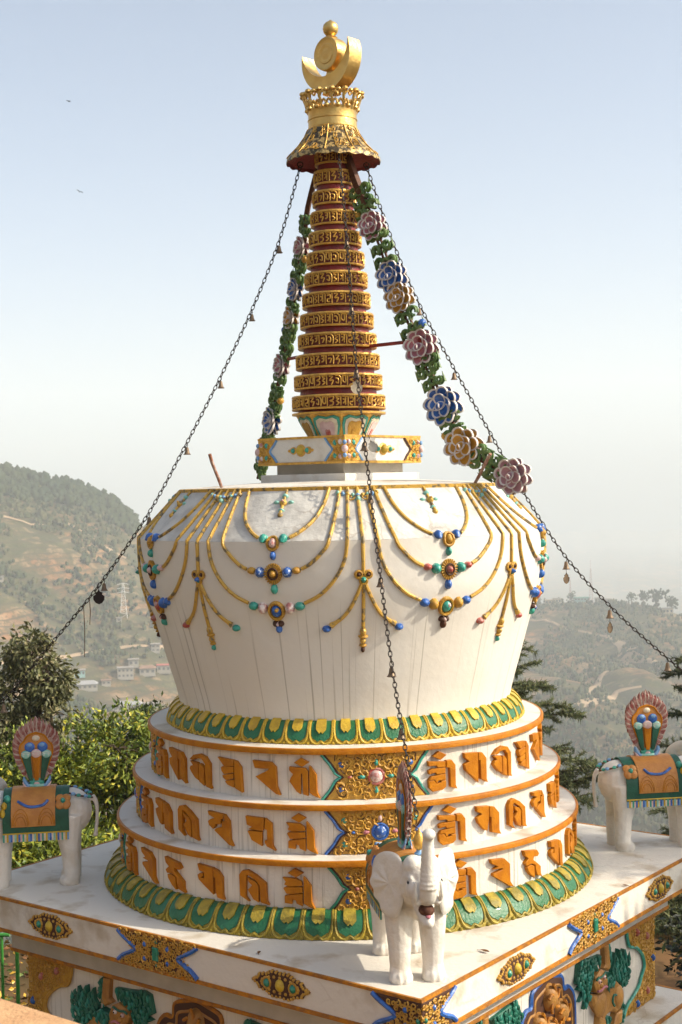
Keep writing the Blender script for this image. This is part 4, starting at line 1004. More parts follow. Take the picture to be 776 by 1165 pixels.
for r, L in ((1.842, .20), (1.885, .38)):
    z = 2.122 - (r - 1.767) * 1.18; p = el_ * r + Vector((0, 0, z)) - o0; mb = MB()
    mb.tube([p, p + Vector((.004, 0, -L * .5)), p + Vector((-.002, 0, -L))], [.0022, .0030, .0022], 'brown', 4); mb.build('hanging_thread', cl)
chain(PHI + 90, [(.245, 5.14), (.425, 4.60), (.622, 4.12), (.871, 3.65), (1.124, 3.19), (1.383, 2.718), (1.693, 2.234), (2.043, 1.837), (2.459, 1.45), (2.86, 1.12)],
      [(.415, .95, None), (.622, .95, None), (.872, 1, None), (1.124, 1, None), (1.70, 1.15, 'bronze'), (2.046, 1.2, 'bronze'), (2.49, 1.2, None)], 'bell chain running down the right side towards the right elephant', 1)
chain(PHI, [(.30, 5.14), (.48, 4.80), (.58, 4.569), (.75, 4.07), (.93, 3.58), (1.18, 3.153), (1.45, 2.70), (1.76, 2.223), (2.06, 1.779), (2.399, 1.40), (2.65, 1.16), (2.82, .975)],
      [(.60, 1.0, None), (.76, 1.05, None), (.92, 1.1, None), (1.20, 1.1, None), (1.40, 1.0, None), (1.74, 1.05, None), (2.08, 1.1, None), (2.38, 1.1, None)], 'bell chain hanging down the front of the spire and dome to the front elephant', 0)
def cz(tab, r): pass
gch = [o for o in bpy.data.objects if o.name.startswith('bell_chain')][-1]
b = plate_mb(1.25, 'cream').build('leaf_plate', gch)
e0 = Vector((sin(R(PHI)), -cos(R(PHI)), 0)); b.location = e0 * .925 + Vector((0, 0, 3.62)) - gch.location
b = plate_mb(1.0, 'grey').build('leaf_plate', gch); b.location = e0 * 1.20 + Vector((.012, 0, 3.17)) - gch.location; b.rotation_euler.y = -.35

# ------------------------------------------------------------------ elephants (x forward, y left, z up; origin under the belly)
def organic(name, mb, parent, voxel, k, smooth_it=6):
    me = bpy.data.meshes.new('tmp'); me.from_pydata([tuple(v) for v in mb.v], [], mb.f); me.update()
    o = bpy.data.objects.new('tmp', me); COL.objects.link(o)
    m = o.modifiers.new('r', 'REMESH'); m.mode = 'VOXEL'; m.voxel_size = voxel
    s_ = o.modifiers.new('s', 'SMOOTH'); s_.iterations = smooth_it; s_.factor = .5
    dg = bpy.context.evaluated_depsgraph_get(); dg.update()
    me2 = bpy.data.meshes.new_from_object(o.evaluated_get(dg)); me2.name = name
    bpy.data.objects.remove(o)
    me2.materials.clear(); me2.materials.append(M[k]); me2.polygons.foreach_set('use_smooth', [True] * len(me2.polygons))
    r = bpy.data.objects.new(name, me2); COL.objects.link(r); r.parent = parent
    return r
def make_elephant():
    g = empty('elephant_statue')
    mb = MB(); K = 'stat'
    def T(p, r, n=14): mb.tube(bez(p, 5), [x for x in interp(r, 5)], K, n)
    def interp(r, n):
        o = []
        for i in range(len(r) - 1):
            for q in range(n): o.append(r[i] + (r[i + 1] - r[i]) * q / n)
        return o + [r[-1]]
    # barrel, rump, shoulders
    mb.tube(bez([(-.36, 0, .50), (-.30, 0, .495), (-.12, 0, .485), (.08, 0, .49), (.24, 0, .50), (.33, 0, .52)], 5), interp([.07, .145, .168, .168, .155, .12], 5), K, 22)
    mb.ell((-.25, 0, .50), (.15, .165, .165), K, 20, 14); mb.ell((.20, 0, .49), (.14, .165, .165), K, 20, 14)
    # legs
    for y, s in ((.095, 1), (-.095, -1)):
        T([(.23, y * .95, .50), (.245, y, .36), (.25, y, .20), (.25, y, .09), (.257, y, .03), (.26, y, .0)], [.085, .084, .068, .060, .067, .070])
        T([(-.25, y * .95, .50), (-.235, y * 1.03, .36), (-.245, y * 1.05, .22), (-.25, y * 1.05, .09), (-.243, y * 1.05, .03), (-.24, y * 1.05, .0)], [.10, .088, .066, .060, .066, .070])
        for fx in (.26, -.24):
            yy = y * (1 if fx > 0 else 1.05)
            for q in (-.95, -.32, .32, .95): mb.ell((fx + .052 * cos(q), yy + .052 * sin(q), .026), (.031, .024, .038), K, 10, 8)
    # neck and head
    T([(.26, 0, .53), (.36, 0, .57), (.42, 0, .60)], [.14, .125, .12])
    mb.ell((.43, 0, .62), (.105, .112, .125), K, 20, 14)
    for s in (-1, 1):
        mb.ell((.43, s * .045, .695), (.07, .060, .060), K, 14, 10)
        mb.ell((.505, s * .062, .585), (.062, .044, .060), K, 14, 10)      # cheeks
        mb.ell((.495, s * .075, .645), (.030, .020, .018), K, 10, 8)       # brow
        mb.ell((.555, s * .055, .535), (.035, .025, .028), K, 10, 8)       # tusk roots
    # trunk rising
    T([(.47, 0, .63), (.54, 0, .565), (.585, 0, .585), (.605, 0, .66), (.612, 0, .76), (.615, 0, .85), (.625, 0, .90), (.645, 0, .925)], [.080, .062, .050, .043, .037, .032, .031, .030])
    mb.ell((.638, 0, .915), (.040, .038, .032), K, 14, 10)
    for i in range(9):
        z = .62 + i * .025; r = .0475 - i * .0017
        mb.tube([(.605 + r * cos(a) * 1.0, r * sin(a), z) for a in [2 * pi * q / 16 for q in range(16)]] + [(.605 + r, 0, z)], .0060, K, 6)
    # lower jaw
    T([(.42, 0, .545), (.50, 0, .462), (.572, 0, .422), (.625, 0, .425)], [.080, .052, .038, .013])
    # tail
    T([(-.40, 0, .60), (-.43, .005, .55), (-.435, .01, .46), (-.425, .015, .36), (-.42, .015, .31)], [.024, .017, .014, .015, .022], 8)
    body = organic('body', mb, g, .0075, 'stat', 4)
    # ears
    for s in (-1, 1):
        outline = [(0, .10), (.02, .135), (.06, .145), (.10, .13), (.135, .09), (.15, .04), (.148, 0), (.155, -.035), (.14, -.08), (.145, -.115), (.115, -.145), (.10, -.18), (.065, -.205), (.03, -.20), (.012, -.16), (0, -.10), (-.01, 0)]
        O = bez(outline + [outline[0]], 3)[:-1]
        ax = Vector((-.70, s * .71, 0)).normalized(); nn = Vector((.71, s * .70, 0)).normalized()
        base = Vector((.40, s * .100, .605)); mb = MB(); C0 = (.055, -.02)
        def ep(u, v, h):
            rip = .012 * sin(v * 34 + u * 20) * (u / .15) - .35 * u * u / .15 * .5
            return base + ax * u * 1.5 + Vector((0, 0, v * 1.06)) + nn * (h + rip * .9)
        for hs in (1, -1):
            rows = []
            for t in (0.02, .3, .55, .78, .93, 1.0):
                th_ = .013 * (1 if t < .9 else (.75 if t < .96 else .0))
                rows.append([ep(C0[0] + (p.x - C0[0]) * t, C0[1] + (p.y - C0[1]) * t, hs * (th_ + .006 * sin(math.atan2(p.y - C0[1], p.x - C0[0]) * 9) * t * (1 - t) * 3)) for p in O])
            mb.grid(rows, 'stat', False, True)
        mb.build('ear', g, sharp=70)
    # eyes, mouth, tusks
    for s in (-1, 1):
        mb = MB(); mb.ell((.512, s * .094, .628), (.014, .006, .009), 'black', 10, 6); mb.ell((.505, s * .0935, .628), (.018, .004, .013), 'grey', 10, 6); mb.build('eye', g)
        mb = MB(); mb.tube(bez([(.55, s * .058, .535), (.585, s * .070, .555), (.60, s * .072, .60), (.60, s * .068, .655)], 4), [.015] * 4 + [.013] * 4 + [.009] * 4 + [.002], 'stat', 9); mb.build('tusk', g)
    mb = MB(); mb.ell((.540, 0, .480), (.056, .044, .034), 'mouth', 14, 10); mb.ell((.578, 0, .456), (.034, .018, .009), 'pink', 10, 6); mb.build('mouth', g)
    # saddle blanket
    Ry, Rz, zc = .186, .184, .490
    def bl(x, w_, h):     # w_ metres measured round the body from the spine
        s_ = 1 if w_ >= 0 else -1; a = abs(w_) / .185
        if a <= pi / 2: return Vector((x, s_ * (Ry + h) * sin(a), zc + (Rz + h) * cos(a)))
        return Vector((x, s_ * (Ry + h), zc - (a - pi / 2) * .185))
    def cloth(mb, x0, x1, w0, w1, h, k, th=.008):
        N = max(2, int(abs(w1 - w0) / .03)); 
        rows = [[bl(x, w0 + (w1 - w0) * i / N, hh) for i in range(N + 1)] for x, hh in ((x0, h - th), (x0, h), (x1, h), (x1, h - th))]
        mb.grid(rows, k)
        for i in (0, N): mb.add([r[i] for r in rows], [[0, 1, 2, 3]], k)
    WB = .185 * pi / 2 + .150
    mb = MB(); cloth(mb, -.245, .215, -WB + .045, WB - .058, .010, 'dgreen', .010)
    for s in (-1, 1):
        for x0, x1 in ((-.250, -.243), (.213, .220)): pass
        mb.tube([bl(-.245 + .46 * i / 12, s * (WB - .058), .010) for i in range(13)], .006, 'yellow', 5)
    bk = mb.build('saddle_blanket', g, sharp=30)
    mb = MB(); cols = ['lblue', 'yellow', 'cream', 'teal', 'palep', 'blue', 'yellow', 'lteal', 'cream', 'blue']; i = 0; x = -.243
    while x < .21:
        w_ = .0135
        for s in (-1, 1): cloth(mb, x, x + w_ - .001, s * (WB - .058), s * WB, .009 + .002 * (i % 2), cols[i % 10], .009)
        x += w_; i += 1
    mb.build('striped_fringe', bk, sharp=30)
    mb = MB(); cloth(mb, -.15, .155, -.335, .335, .020, 'orangep', .012)
    for s in (-1, 1):
        fb = lambda u, v, h, s=s: bl(u, s * v, h)
        for cx in (-.10, .10):
            for r in (.045, .062, .080):
                border(mb, fb, [(cx * .9 + r * cos(q) * (.8 if r < .08 else .72), .325 - r * 1.35 * sin(q)) for q in [pi * j / 10 for j in range(11)]], .0035, .066, 'edge')
        border(mb, fb, bez([(-.10, .165), (-.07, .195), (-.02, .205), (.03, .205), (.07, .19), (.11, .165)], 4), .010, .075, 'blue')
        # rear quatrefoil boss
        for q in range(4):
            a = pi / 2 * q + .78; mb.dome((-.205 + .030 * cos(a), .175 + .030 * sin(a)), .034, .034, .020, 'orangep', fb, 12, 3, h0=.012)
        mb.dome((-.205, .175), .020, .020, .038, 'teal', fb, 12, 4, h0=.012)
        # shoulder boss and chest beads
        mb.dome((.185, .14), .026, .026, .03, 'teal', fb, 12, 4, h0=.012); mb.dome((.205, .19), .022, .028, .026, 'yellow', fb, 10, 3, h0=.01); mb.dome((.215, .24), .020, .03, .022, 'yellow', fb, 10, 3, h0=.01)
    mb.build('saddle_cloth', g, sharp=30)
    # crupper strap with beads
    mb = MB()
    for s in (-1, 1):
        P = bez([(-.245, s * .115, .652), (-.30, s * .112, .632), (-.36, s * .085, .615), (-.405, s * .03, .595)], 5); mb.tube(P, .007, 'brown', 6)
        for j, k in ((3, 'lblue'), (6, 'teal'), (10, 'lblue'), (12, 'teal')): mb.ell(P[j] + Vector((0, s * .004, .004)), (.018, .015, .013), k, 8, 6)
    mb.build('crupper_strap', g)
    mb = MB()
    P = bez([(.27, -.15, .50), (.30, -.14, .60), (.33, -.06, .665), (.335, 0, .68), (.33, .06, .665), (.30, .14, .60), (.27, .15, .50)], 4)
    mb.tube(P, .016, 'lteal', 8); mb.tube([p + Vector((-.022, 0, .004)) for p in P], .010, 'yellow', 6); mb.build('neck_band', g)
    # golden vase on the forehead
    mb = MB(); o_ = (.385, 0, .735)
    mb.lathe([(.030, -.02), (.034, -.005), (.024, .004), (.030, .016), (.018, .026), (.014, .036)], 'lblue', 18, o_); mb.lathe([(.014, .036), (.026, .046), (.034, .068), (.033, .092), (.022, .118), (.010, .138), (.003, .155), (0, .158)], 'goldp', 20, o_)
    mb.build('forehead_vase', g)
    # flaming jewel throne on the back
    n = empty('flaming_jewel', (-.015, 0, .665), g); n.scale = (1, .52, 1)
    f1 = lambda s: (lambda u, v, h: Vector((u, s * h, v)))
    mb = MB(); mb.lathe([(.085, -.005), (.085, .012), (.070, .022), (.078, .032), (.065, .045)], 'lteal', 20); mb.build('lotus_seat', n)
    mb = MB(); N = 44; outl = []
    base = [(.040, .05), (.078, .10), (.112, .165), (.140, .235), (.150, .30), (.140, .365), (.102, .42), (.052, .452), (0, .482)]
    H_ = bez(base, 5); H_ = H_ + [Vector((-p.x, p.y)) for p in H_[-2::-1]]
    for i, p in enumerate(H_):
        fl = .022 * (i % 3 == 1) - .004 * (i % 3 == 2) if 6 < i < len(H_) - 7 else 0
        c = Vector((0, .25)); d = (p - c).normalized(); d = Vector((d.x * .75, d.y + .25)).normalized()
        outl.append(tuple(p + d * fl))
    mb.prism(outl, -.020, .020, 'flamew', f1(1), .0, both=True); 
    fr = lambda s: f1(s)
    for s in (-1, 1):
        f = f1(s)
        for i in range(6, len(H_) - 6):
            p = H_[i]; c = Vector((0, .22)); d = (p - c).normalized(); sg = 1 if p.x > 0 else -1
            j = rnd.uniform(.8, 1.25) * (1.25 if i % 2 else .7); tl = Vector((d.x * .35, d.y * .35 + .75)).normalized()
            q0 = p - d * .040 * j; q1 = p + d * .004; q2 = q1 + tl * .020 * j; q3 = q2 + (tl + Vector((-sg * .5, 0))) * .014 * j
            mb.tube(bez([f(q0.x, q0.y, .020), f(q1.x, q1.y, .022), f(q2.x, q2.y, .014), f(q3.x, q3.y, .006)], 3), [.004, .006, .0085, .009, .0085, .0075, .006, .005, .003, .0015], ('flame', 'flame', 'flamew')[i % 3], 5)
    mb.build('flame_border', n, sharp=45)
    mb = MB()
    inner = bez([(.030, .06), (.062, .13), (.096, .21), (.116, .28), (.110, .325), (.085, .352), (.058, .392), (0, .412)], 4)
    inner = [tuple(p) for p in inner] + [(-p.x, p.y) for p in inner[-2::-1]]
    mb.prism(inner, -.030, .030, 'orangep', f1(1), .0, both=True)
    for s in (-1, 1): border(mb, f1(s), inner, .0075, .105, 'orange')
    mb.build('orange_board', n, sharp=45)
    for s in (-1, 1):
        f = f1(s); mb = MB()
        for (u, v, k, kb, tx) in ((0, .372, 'cream', None, 0), (-.045, .312, 'lblue', 'blue', 0), (.045, .312, 'lblue', 'blue', 0), (-.072, .250, 'lteal', 'dgreen', -.02), (.072, .250, 'lteal', 'dgreen', .02), (0, .258, 'palep', 'orange', 0)):
            r = .037 if v < .34 else .028
            h0 = .030 + (.012 if v < .3 and abs(u) < .01 else 0)
            if kb == 'blue': mb.dome((u, v - .004), r, r, .030, 'blue', f, 14, 4, h0); mb.dome((u + .002, v + .010), r * .72, r * .55, .034, k, f, 12, 3, h0)
            elif kb:
                bx = u * .55; w0 = .013; mb.prism([(u - r * .85, v), (u + r * .85, v), (bx + w0, .07), (bx - w0, .07)], .02, .052 + (.006 if u == 0 else 0), kb, f, .006)
                mb.dome((u, v + .004), r, r * .9, .034, k, f, 14, 4, h0); 
                for q in range(3): border(mb, f, [(u - r * .8 + q * .004, v + .018 - q * .010), (u, v + .024 - q * .010), (u + r * .8 - q * .004, v + .018 - q * .010)], .0025, (h0 + .030) / .3 , 'stat')
            else: mb.dome((u, v), r, r * .75, .022, k, f, 12, 3, h0)
        mb.dome((0, .055), .052, .036, .03, 'teal', f, 14, 4, .022); mb.dome((0, .046), .030, .022, .04, 'palep', f, 12, 3, .022); mb.dome((0, .038), .014, .014, .044, 'redb', f, 10, 3, .022)
        for q in (-1, 1):
            mb.tube(bez([f(q * .03, .02, .04), f(q * .065, .035, .045), f(q * .085, .065, .03), f(q * .092, .095, .02)], 4), [.014] * 6 + [.012] * 4 + [.008, .006, .003], 'lblue', 6)
            mb.tube(bez([f(q * .05, .01, .05), f(q * .08, .03, .045), f(q * .10, .055, .03)], 4), [.010] * 6 + [.006, .004, .003], 'palep', 6)
        mb.build('jewel_cluster', n, sharp=45)
    return g
E0 = make_elephant()
def place(o, e, t, k, yaw, label, scale=1):
    a = R(PHI - 90 + 90 * k); o.location = (e * cos(a) - t * sin(a), e * sin(a) + t * cos(a), -.002); o.rotation_euler = (0, 0, a + yaw); o.scale = (scale,) * 3
    tag(o, label, 'elephant statue', 'white elephant statues on the platform corners')
place(E0, 2.25, .032, 0, R(1.5), 'white elephant statue facing out at the near corner, trunk raised and mouth open')
place(copy_tree(E0), 2.26, .0, -1, 0, 'white elephant statue at the left edge, half cut off, striped saddle cloth before the bushes')
place(copy_tree(E0), 2.335, .03, 1, 0, 'white elephant statue at the right edge, rump and saddle in front of the cedar')
TRACKS = [([(-13.9, 950), (-12.36, 981), (-11.34, 997), (-10.47, 1007), (-9.43, 1020), (-8.2, 1028), (-7.0, 1041)], [1.2, 1.4, 1.6, 1.8, 2.0, 2.0, 1.8]),
          ([(-14, 1143), (-13.2, 1148), (-12.4, 1150), (-11.6, 1160)], [1.2, 1.6, 1.0, .4]),
          ([(-11.03, 1176), (-10.35, 1169), (-9.5, 1166), (-8.6, 1171)], [1.5, 4.5, 3.5, .8]),
          ([(7.0, 1531), (8.13, 1509), (8.82, 1472), (9.69, 1441), (10.55, 1413), (11.17, 1351), (11.37, 1314)], [1.2, 2.0, 1.6, 1.8, 2.5, 4.5, 9]),
          ([(11.30, 1314), (12.08, 1287), (12.59, 1274), (13.2, 1203)], [7, 3.4, 2.6, 2]),
          ([(11.3, 1305), (10.6, 1220), (10.17, 1181), (9.74, 1110)], [4, 2.5, 3, 2]),
          ([(8.9, 1078), (9.2, 1084), (9.81, 1101), (10.4, 1125), (10.9, 1150), (12.0, 1152)], [.6, 5.0, 5.5, 4, 2.4, 1.2])]
HOUSES = [(-10.77, 978, 11.7, 6.8, 3.9, 'long low building with teal windows beside the hill road', dict(kr='hroof', nwin=5, kw='hteal')),
 (-10.35, 962, 13.3, 7.6, 3.9, 'grey-roofed building just below the teal-windowed one', dict(kr='hroofg', nwin=4, flat=False)),
 (-8.83, 986, 10.9, 7.6, 7.0, 'pale two-storey house among the terraces', dict(nwin=4, fl=2)),
 (-8.50, 1002, 7.0, 6.0, 4.7, 'small white house up behind the two-storey one', dict(nwin=2)),
 (-7.61, 1030, 6.2, 6.0, 5.5, 'white box house nearest the dome, highest of its cluster', dict(nwin=2, fl=2)),
 (-7.30, 1008, 9.4, 6.8, 4.7, 'house with a red front close to the dome', dict(kr='hred', nwin=3)),
 (-7.95, 998, 10.9, 6.8, 4.7, 'brown-roofed house between the two white ones', dict(kr='hbrown', nwin=3, flat=False)),
 (-8.75, 926, 17.2, 7.6, 3.9, 'long cream building with a grey roof, lowest on the left slope', dict(kr='hroofg', nwin=6, flat=False)),
 (-9.15, 918, 7.0, 6.0, 3.1, 'little white annexe left of the long cream building', dict(nwin=2)),
 (-8.3, 950, 26.5, 4.2, 2.0, 'long pale shed roof on a terrace', dict(kr='hroof', nwin=6)),
 (-9.03, 1056, 3.9, 3.4, 3.1, 'tiny white hut near the foot of the pylon', dict(nwin=1)),
 (-9.6, 975, 6.2, 5.1, 3.1, 'small tan house in the middle of the slope', dict(kr='hbrown', nwin=2)),
 (-13.62, 1052, 4.7, 4.2, 3.1, 'lone white hut at the far left of the slope', dict(nwin=1)),
 (8.35, 1592, 10.9, 6.8, 4.7, 'tan building on the ridge nearest the dome', dict(kw='htan', nwin=3, kr='htan')),
 (8.62, 1594, 9.4, 6.8, 5.5, 'cream building on the ridge with a sunlit end', dict(kw='hcream', nwin=3)),
 (9.62, 1590, 17.2, 8.5, 7.0, 'green-roofed building on the ridge beside the mast', dict(kr='hgreen', nwin=5, fl=2, kw='hteal')),
 (10.30, 1566, 10.1, 6.8, 4.7, 'white building just right of the radio mast', dict(nwin=3)),
 (10.62, 1556, 7.8, 6.0, 3.9, 'small white house at the right end of the ridge village', dict(nwin=2)),
 (12.95, 1492, 11.7, 6.8, 5.5, 'white house under the round trees on the right ridge', dict(nwin=3, kw='hcream'))]
MASTS = [(-8.84, 1065, 26, 2.6), (9.98, 1575, 38, 2.2), (9.16, 1590, 26, 1.2)]

# ------------------------------------------------------------------ ground and hills (distances measured from the camera)
def lerp(a, b, t): return a + (b - a) * t
def sstep(a, b, x): t = max(0, min(1, (x - a) / (b - a))); return t * t * (3 - 2 * t)
def tabl(x, T):
    if x <= T[0][0]: return T[0][1]
    for i in range(1, len(T)):
        if x <= T[i][0]: return lerp(T[i - 1][1], T[i][1], (x - T[i - 1][0]) / (T[i][0] - T[i - 1][0]))
    return T[-1][1]
# crest: azimuth (deg, + right) -> elevation angle (deg)
CREST = [(-60, 20.0), (-30, 9.0), (-22, 3.4), (-17, 1.4), (-13.6, .95), (-12.4, .55), (-10.8, .30), (-9.2, -.45), (-8.2, -1.25), (-7.4, -2.1), (-5.5, -3.6), (-3, -4.6), (0, -5.1), (5, -5.1), (7.3, -5.0), (8.4, -4.85), (10.5, -4.85), (12, -4.95), (13.3, -5.35), (14.5, -5.9), (18, -6.5), (30, -5), (60, -3)]
DCR = [(-60, 1250), (-14, 1250), (-7, 1300), (4, 1650), (9, 1600), (13, 1500), (60, 1500)]
def height(az, d):
    """az in degrees, d metres from the camera"""
    x = d * sin(R(az)); y = d * cos(R(az))
    dc = tabl(az, DCR); zc = 2.8 + dc * math.tan(R(tabl(az, CREST)))
    vb = -205 if az > -2 else -205
    if d < 700:
        z = -2.2 - max(0, d - 17) * .75 if d < 27 else -9.7 - (d - 27) * .52
        z = min(-2.2, max(z, lerp(-60, vb, sstep(90, 640, d))))
    elif d < dc:
        t = (d - 700) / (dc - 700); z = lerp(vb, zc, t ** .92)
    else:
        z = zc - (d - dc) * .42; z = max(z, -320)
    f = sstep(60, 300, d) * (1 - .96 * sstep(dc - 260, dc - 40, d) * (1 - sstep(dc, dc + 200, d)))
    n = noise.fractal(Vector((x / 260, y / 260, 3.1)), 1.0, 2.0, 4)
    z += f * n * 26
    g = abs(noise.noise(Vector((x / 120 + .3 * sin(y / 200), y / 700, 8.0))))
    z -= f * (1 - g * 2) ** 2 * 16 * sstep(720, 900, d)
    z += sstep(14, 40, d) * noise.noise(Vector((x / 9, y / 9, 0))) * .5
    if d > 700: z += (noise.noise(Vector((x / 14, y / 14, 2))) * 1.2) * (1 - sstep(dc + 1200, dc + 1400, d))
    return z
def gpos(az, d, dz=0): return Vector((CAM.x + d * sin(R(az)), CAM.y + d * cos(R(az)), height(az, d) + dz))
ds = [0.5, 4, 8, 12, 16, 20, 24, 28, 33, 38, 46, 56, 70, 90, 115, 150, 190, 240, 300, 360, 430, 500, 570, 640]
d = 700
while d < 1750: ds.append(d); d += 8
ds += [1800, 1900, 2100, 2400, 3000, 3600, 4300, 4700, 5100, 5600, 6300, 9000]
az_ = []; a = -180
while a < 180:
    az_.append(a); a += .12 if -15.6 <= a < 15.6 else (1 if -22 <= a < 22 else 6)
mb = MB(); mb.grid([[gpos(a, q) for q in ds] for a in az_], 'land', True, False)
gr = mb.build('ground', sharp=180); tag(gr, kind='structure')

# dirt tracks lying on the far slopes
def track(pts, wd, label=None):
    P = []
    for i in range(len(pts) - 1):
        for q in range(10): t = q / 10; P.append((lerp(pts[i][0], pts[i + 1][0], t), lerp(pts[i][1], pts[i + 1][1], t), lerp(wd[i], wd[i + 1], t)))
    rows = []
    for i, (a, d, w_) in enumerate(P):
        p = gpos(a, d); q = gpos(*P[min(i + 1, len(P) - 1)][:2]); r = gpos(*P[max(i - 1, 0)][:2]); t = (q - r); t.z = 0
        t = t.normalized() if t.length else Vector((1, 0, 0)); s_ = Vector((-t.y, t.x, 0)); row = []
        for k in (-1, -.33, .33, 1):
            v = p + s_ * w_ * k; dx, dy = v.x - CAM.x, v.y - CAM.y
            v.z = height(math.degrees(math.atan2(dx, dy)), math.hypot(dx, dy)) + 1.6 - .9 * abs(k); row.append(v)
        rows.append(row)
    m_ = MB(); m_.grid(rows, 'dirt'); o = m_.build('dirt_road', sharp=180); tag(o, kind='structure')
for T_ in TRACKS: track(*T_)

# scrub and far trees: masses nobody could count
def clump(mb, p, s, k, rn, n=3):
    for i in range(n):
        o = Vector((rn.uniform(-.5, .5), rn.uniform(-.5, .5), rn.uniform(.1, .7))) * s; r = s * rn.uniform(.35, .6)
        V = [Vector((cos(a) * cos(b), sin(a) * cos(b), sin(b))) * r * rn.uniform(.7, 1.2) + p + o for b in (-.6, .5) for a in (rn.random(), 2.1, 4.2)] + [p + o + Vector((0, 0, r * 1.1))]
        mb.add(V, [[0, 1, 4, 3], [1, 2, 5, 4], [2, 0, 3, 5], [3, 4, 6], [4, 5, 6], [5, 3, 6]], k)
rn = random.Random(11); mb = MB()
for i in range(22000):
    a = rn.uniform(-15.5, 15.5)
    if -9 < a < 6.5 and rn.random() < .8: continue
    dc = tabl(a, DCR); d = rn.uniform(640, dc + 5); t = (d - 700) / (dc - 700)
    x, y = d * sin(R(a)), d * cos(R(a))
    dens = noise.noise(Vector((x / 70, y / 110, 5))) + .35 * noise.noise(Vector((x / 22, y / 22, 1)))
    if a < 0: dens += .9 * sstep(.80, .93, t) - .15
    else: dens += .10
    if t < .38: dens += .22
    dens += .12 * noise.noise(Vector((x / 9, y / 9, 4)))
    if dens < -.08: continue
    clump(mb, gpos(a, d), rn.uniform(2.2, 5.4), ('scrub', 'scrub2')[rn.random() < .4], rn, 2)
for i in range(420):       # pines along the left crest
    a = rn.uniform(-15.5, -8.3); dc = tabl(a, DCR); d = dc - rn.uniform(-4, 60)
    clump(mb, gpos(a, d), rn.uniform(5, 8.5), 'scrub', rn, 4)
o = mb.build('hillside_scrub', sharp=180); tag(o, kind='stuff')

# round trees on the right crest
def far_tree(a, d, h, label):
    g = empty('hill_tree', gpos(a, d)); m_ = MB(); m_.tube([(0, 0, -1), (0.2, 0, h * .5)], [h * .04, h * .025], 'bark', 5); m_.build('trunk', g)
    m_ = MB()
    for i in range(60): clump(m_, Vector((rn.gauss(0, h * .17), rn.gauss(0, h * .17), h * .6 + rn.gauss(0, h * .15))), h * .14, 'scrub', rn, 2)
    m_.build('crown', g, sharp=180); tag(g, label, 'tree', 'trees along the right-hand ridge')
for i, (a, h, lb) in enumerate([(11.55, 13, 'low round tree on the far ridge just right of the chain'), (12.0, 15, 'round tree on the far ridge, left of the tall pair'), (12.55, 24, 'tallest round tree on the far right ridge'), (13.1, 19, 'round tree at the right end of the far ridge'), (9.2, 12, 'small tree between the green-roofed building and the mast'), (7.9, 8, 'small tree beside the tan building on the ridge')]):
    far_tree(a, tabl(a, DCR) - 6, h, lb)

# far buildings: walls, roof, windows
def house(a, d, w_, dp, h, label, kw='hwall', kr='hroof', flat=True, yaw=0, nwin=3, fl=1):
    g = empty('far_house', gpos(a, d, -1)); g.rotation_euler.z = -R(a) + yaw
    m_ = MB(); m_.box((-w_ / 2, -dp / 2, 0), (w_ / 2, dp / 2, h + 1), kw); m_.build('wall', g, smooth=False)
    m_ = MB()
    if flat: m_.box((-w_ / 2 - .5, -dp / 2 - .6, h + 1.01), (w_ / 2 + .5, dp / 2 + .5, h + 1.45), kr)
    else:
        V = [(-w_ / 2 - .6, -dp / 2 - .8, h + 1.01), (w_ / 2 + .6, -dp / 2 - .8, h + 1.01), (w_ / 2 + .6, dp / 2 + .8, h + 1.01), (-w_ / 2 - .6, dp / 2 + .8, h + 1.01), (-w_ / 2 + dp * .3, 0, h + 1 + dp * .28), (w_ / 2 - dp * .3, 0, h + 1 + dp * .28)]
        m_.add(V, [[0, 1, 5, 4], [1, 2, 5], [2, 3, 4, 5], [3, 0, 4], [3, 2, 1, 0]], kr)
    m_.build('roof', g, smooth=False)
    for f_ in range(fl):
        for i in range(nwin):
            x = -w_ / 2 + (i + .5) * w_ / nwin; z = 1 + (f_ + .35) * h / fl
            m_ = MB(); m_.box((x - w_ / nwin * .26, -dp / 2 - .06, z), (x + w_ / nwin * .26, -dp / 2 + .1, z + h / fl * .4), 'hwin'); m_.build('window', g, smooth=False)
    tag(g, label, 'house'); return g
for H_ in HOUSES: house(*H_[:6], **H_[6])

# lattice masts
def mast(a, d, h, w0, label, cat, arms=0, k='mastm'):
    g = empty('lattice_mast', gpos(a, d, -1)); g.rotation_euler.z = -R(a); m_ = MB()
    c4 = [(-1, -1), (1, -1), (1, 1), (-1, 1)]; N = 8
    wz = lambda t: w0 * (1 - .82 * t)
    for i in range(4): m_.tube([(c4[i][0] * wz(0), c4[i][1] * wz(0), 0), (c4[i][0] * wz(1), c4[i][1] * wz(1), h)], [.24, .13], k, 4)
    for q in range(N):
        t0, t1 = q / N, (q + 1) / N
        for i in range(4):
            j = (i + 1) % 4; m_.tube([(c4[i][0] * wz(t0), c4[i][1] * wz(t0), h * t0), (c4[j][0] * wz(t1), c4[j][1] * wz(t1), h * t1)], .11, k, 3)
            m_.tube([(c4[i][0] * wz(t1), c4[i][1] * wz(t1), h * t1), (c4[j][0] * wz(t1), c4[j][1] * wz(t1), h * t1)], .10, k, 3)
    m_.build('lattice', g)
    for q in range(arms):
        m_ = MB(); z = h * (.72 + .12 * q); m_.tube([(-w0 * 1.7, 0, z), (0, 0, z + 1), (w0 * 1.7, 0, z)], .22, k, 4); m_.build('cross_arm', g)
    if not arms:
        m_ = MB(); m_.tube([(0, 0, h), (0, 0, h * 1.25)], .12, k, 4); m_.build('aerial', g)
    tag(g, label, cat)
mast(*MASTS[0], 'pale power pylon standing on the left slope', 'pylon', 3)
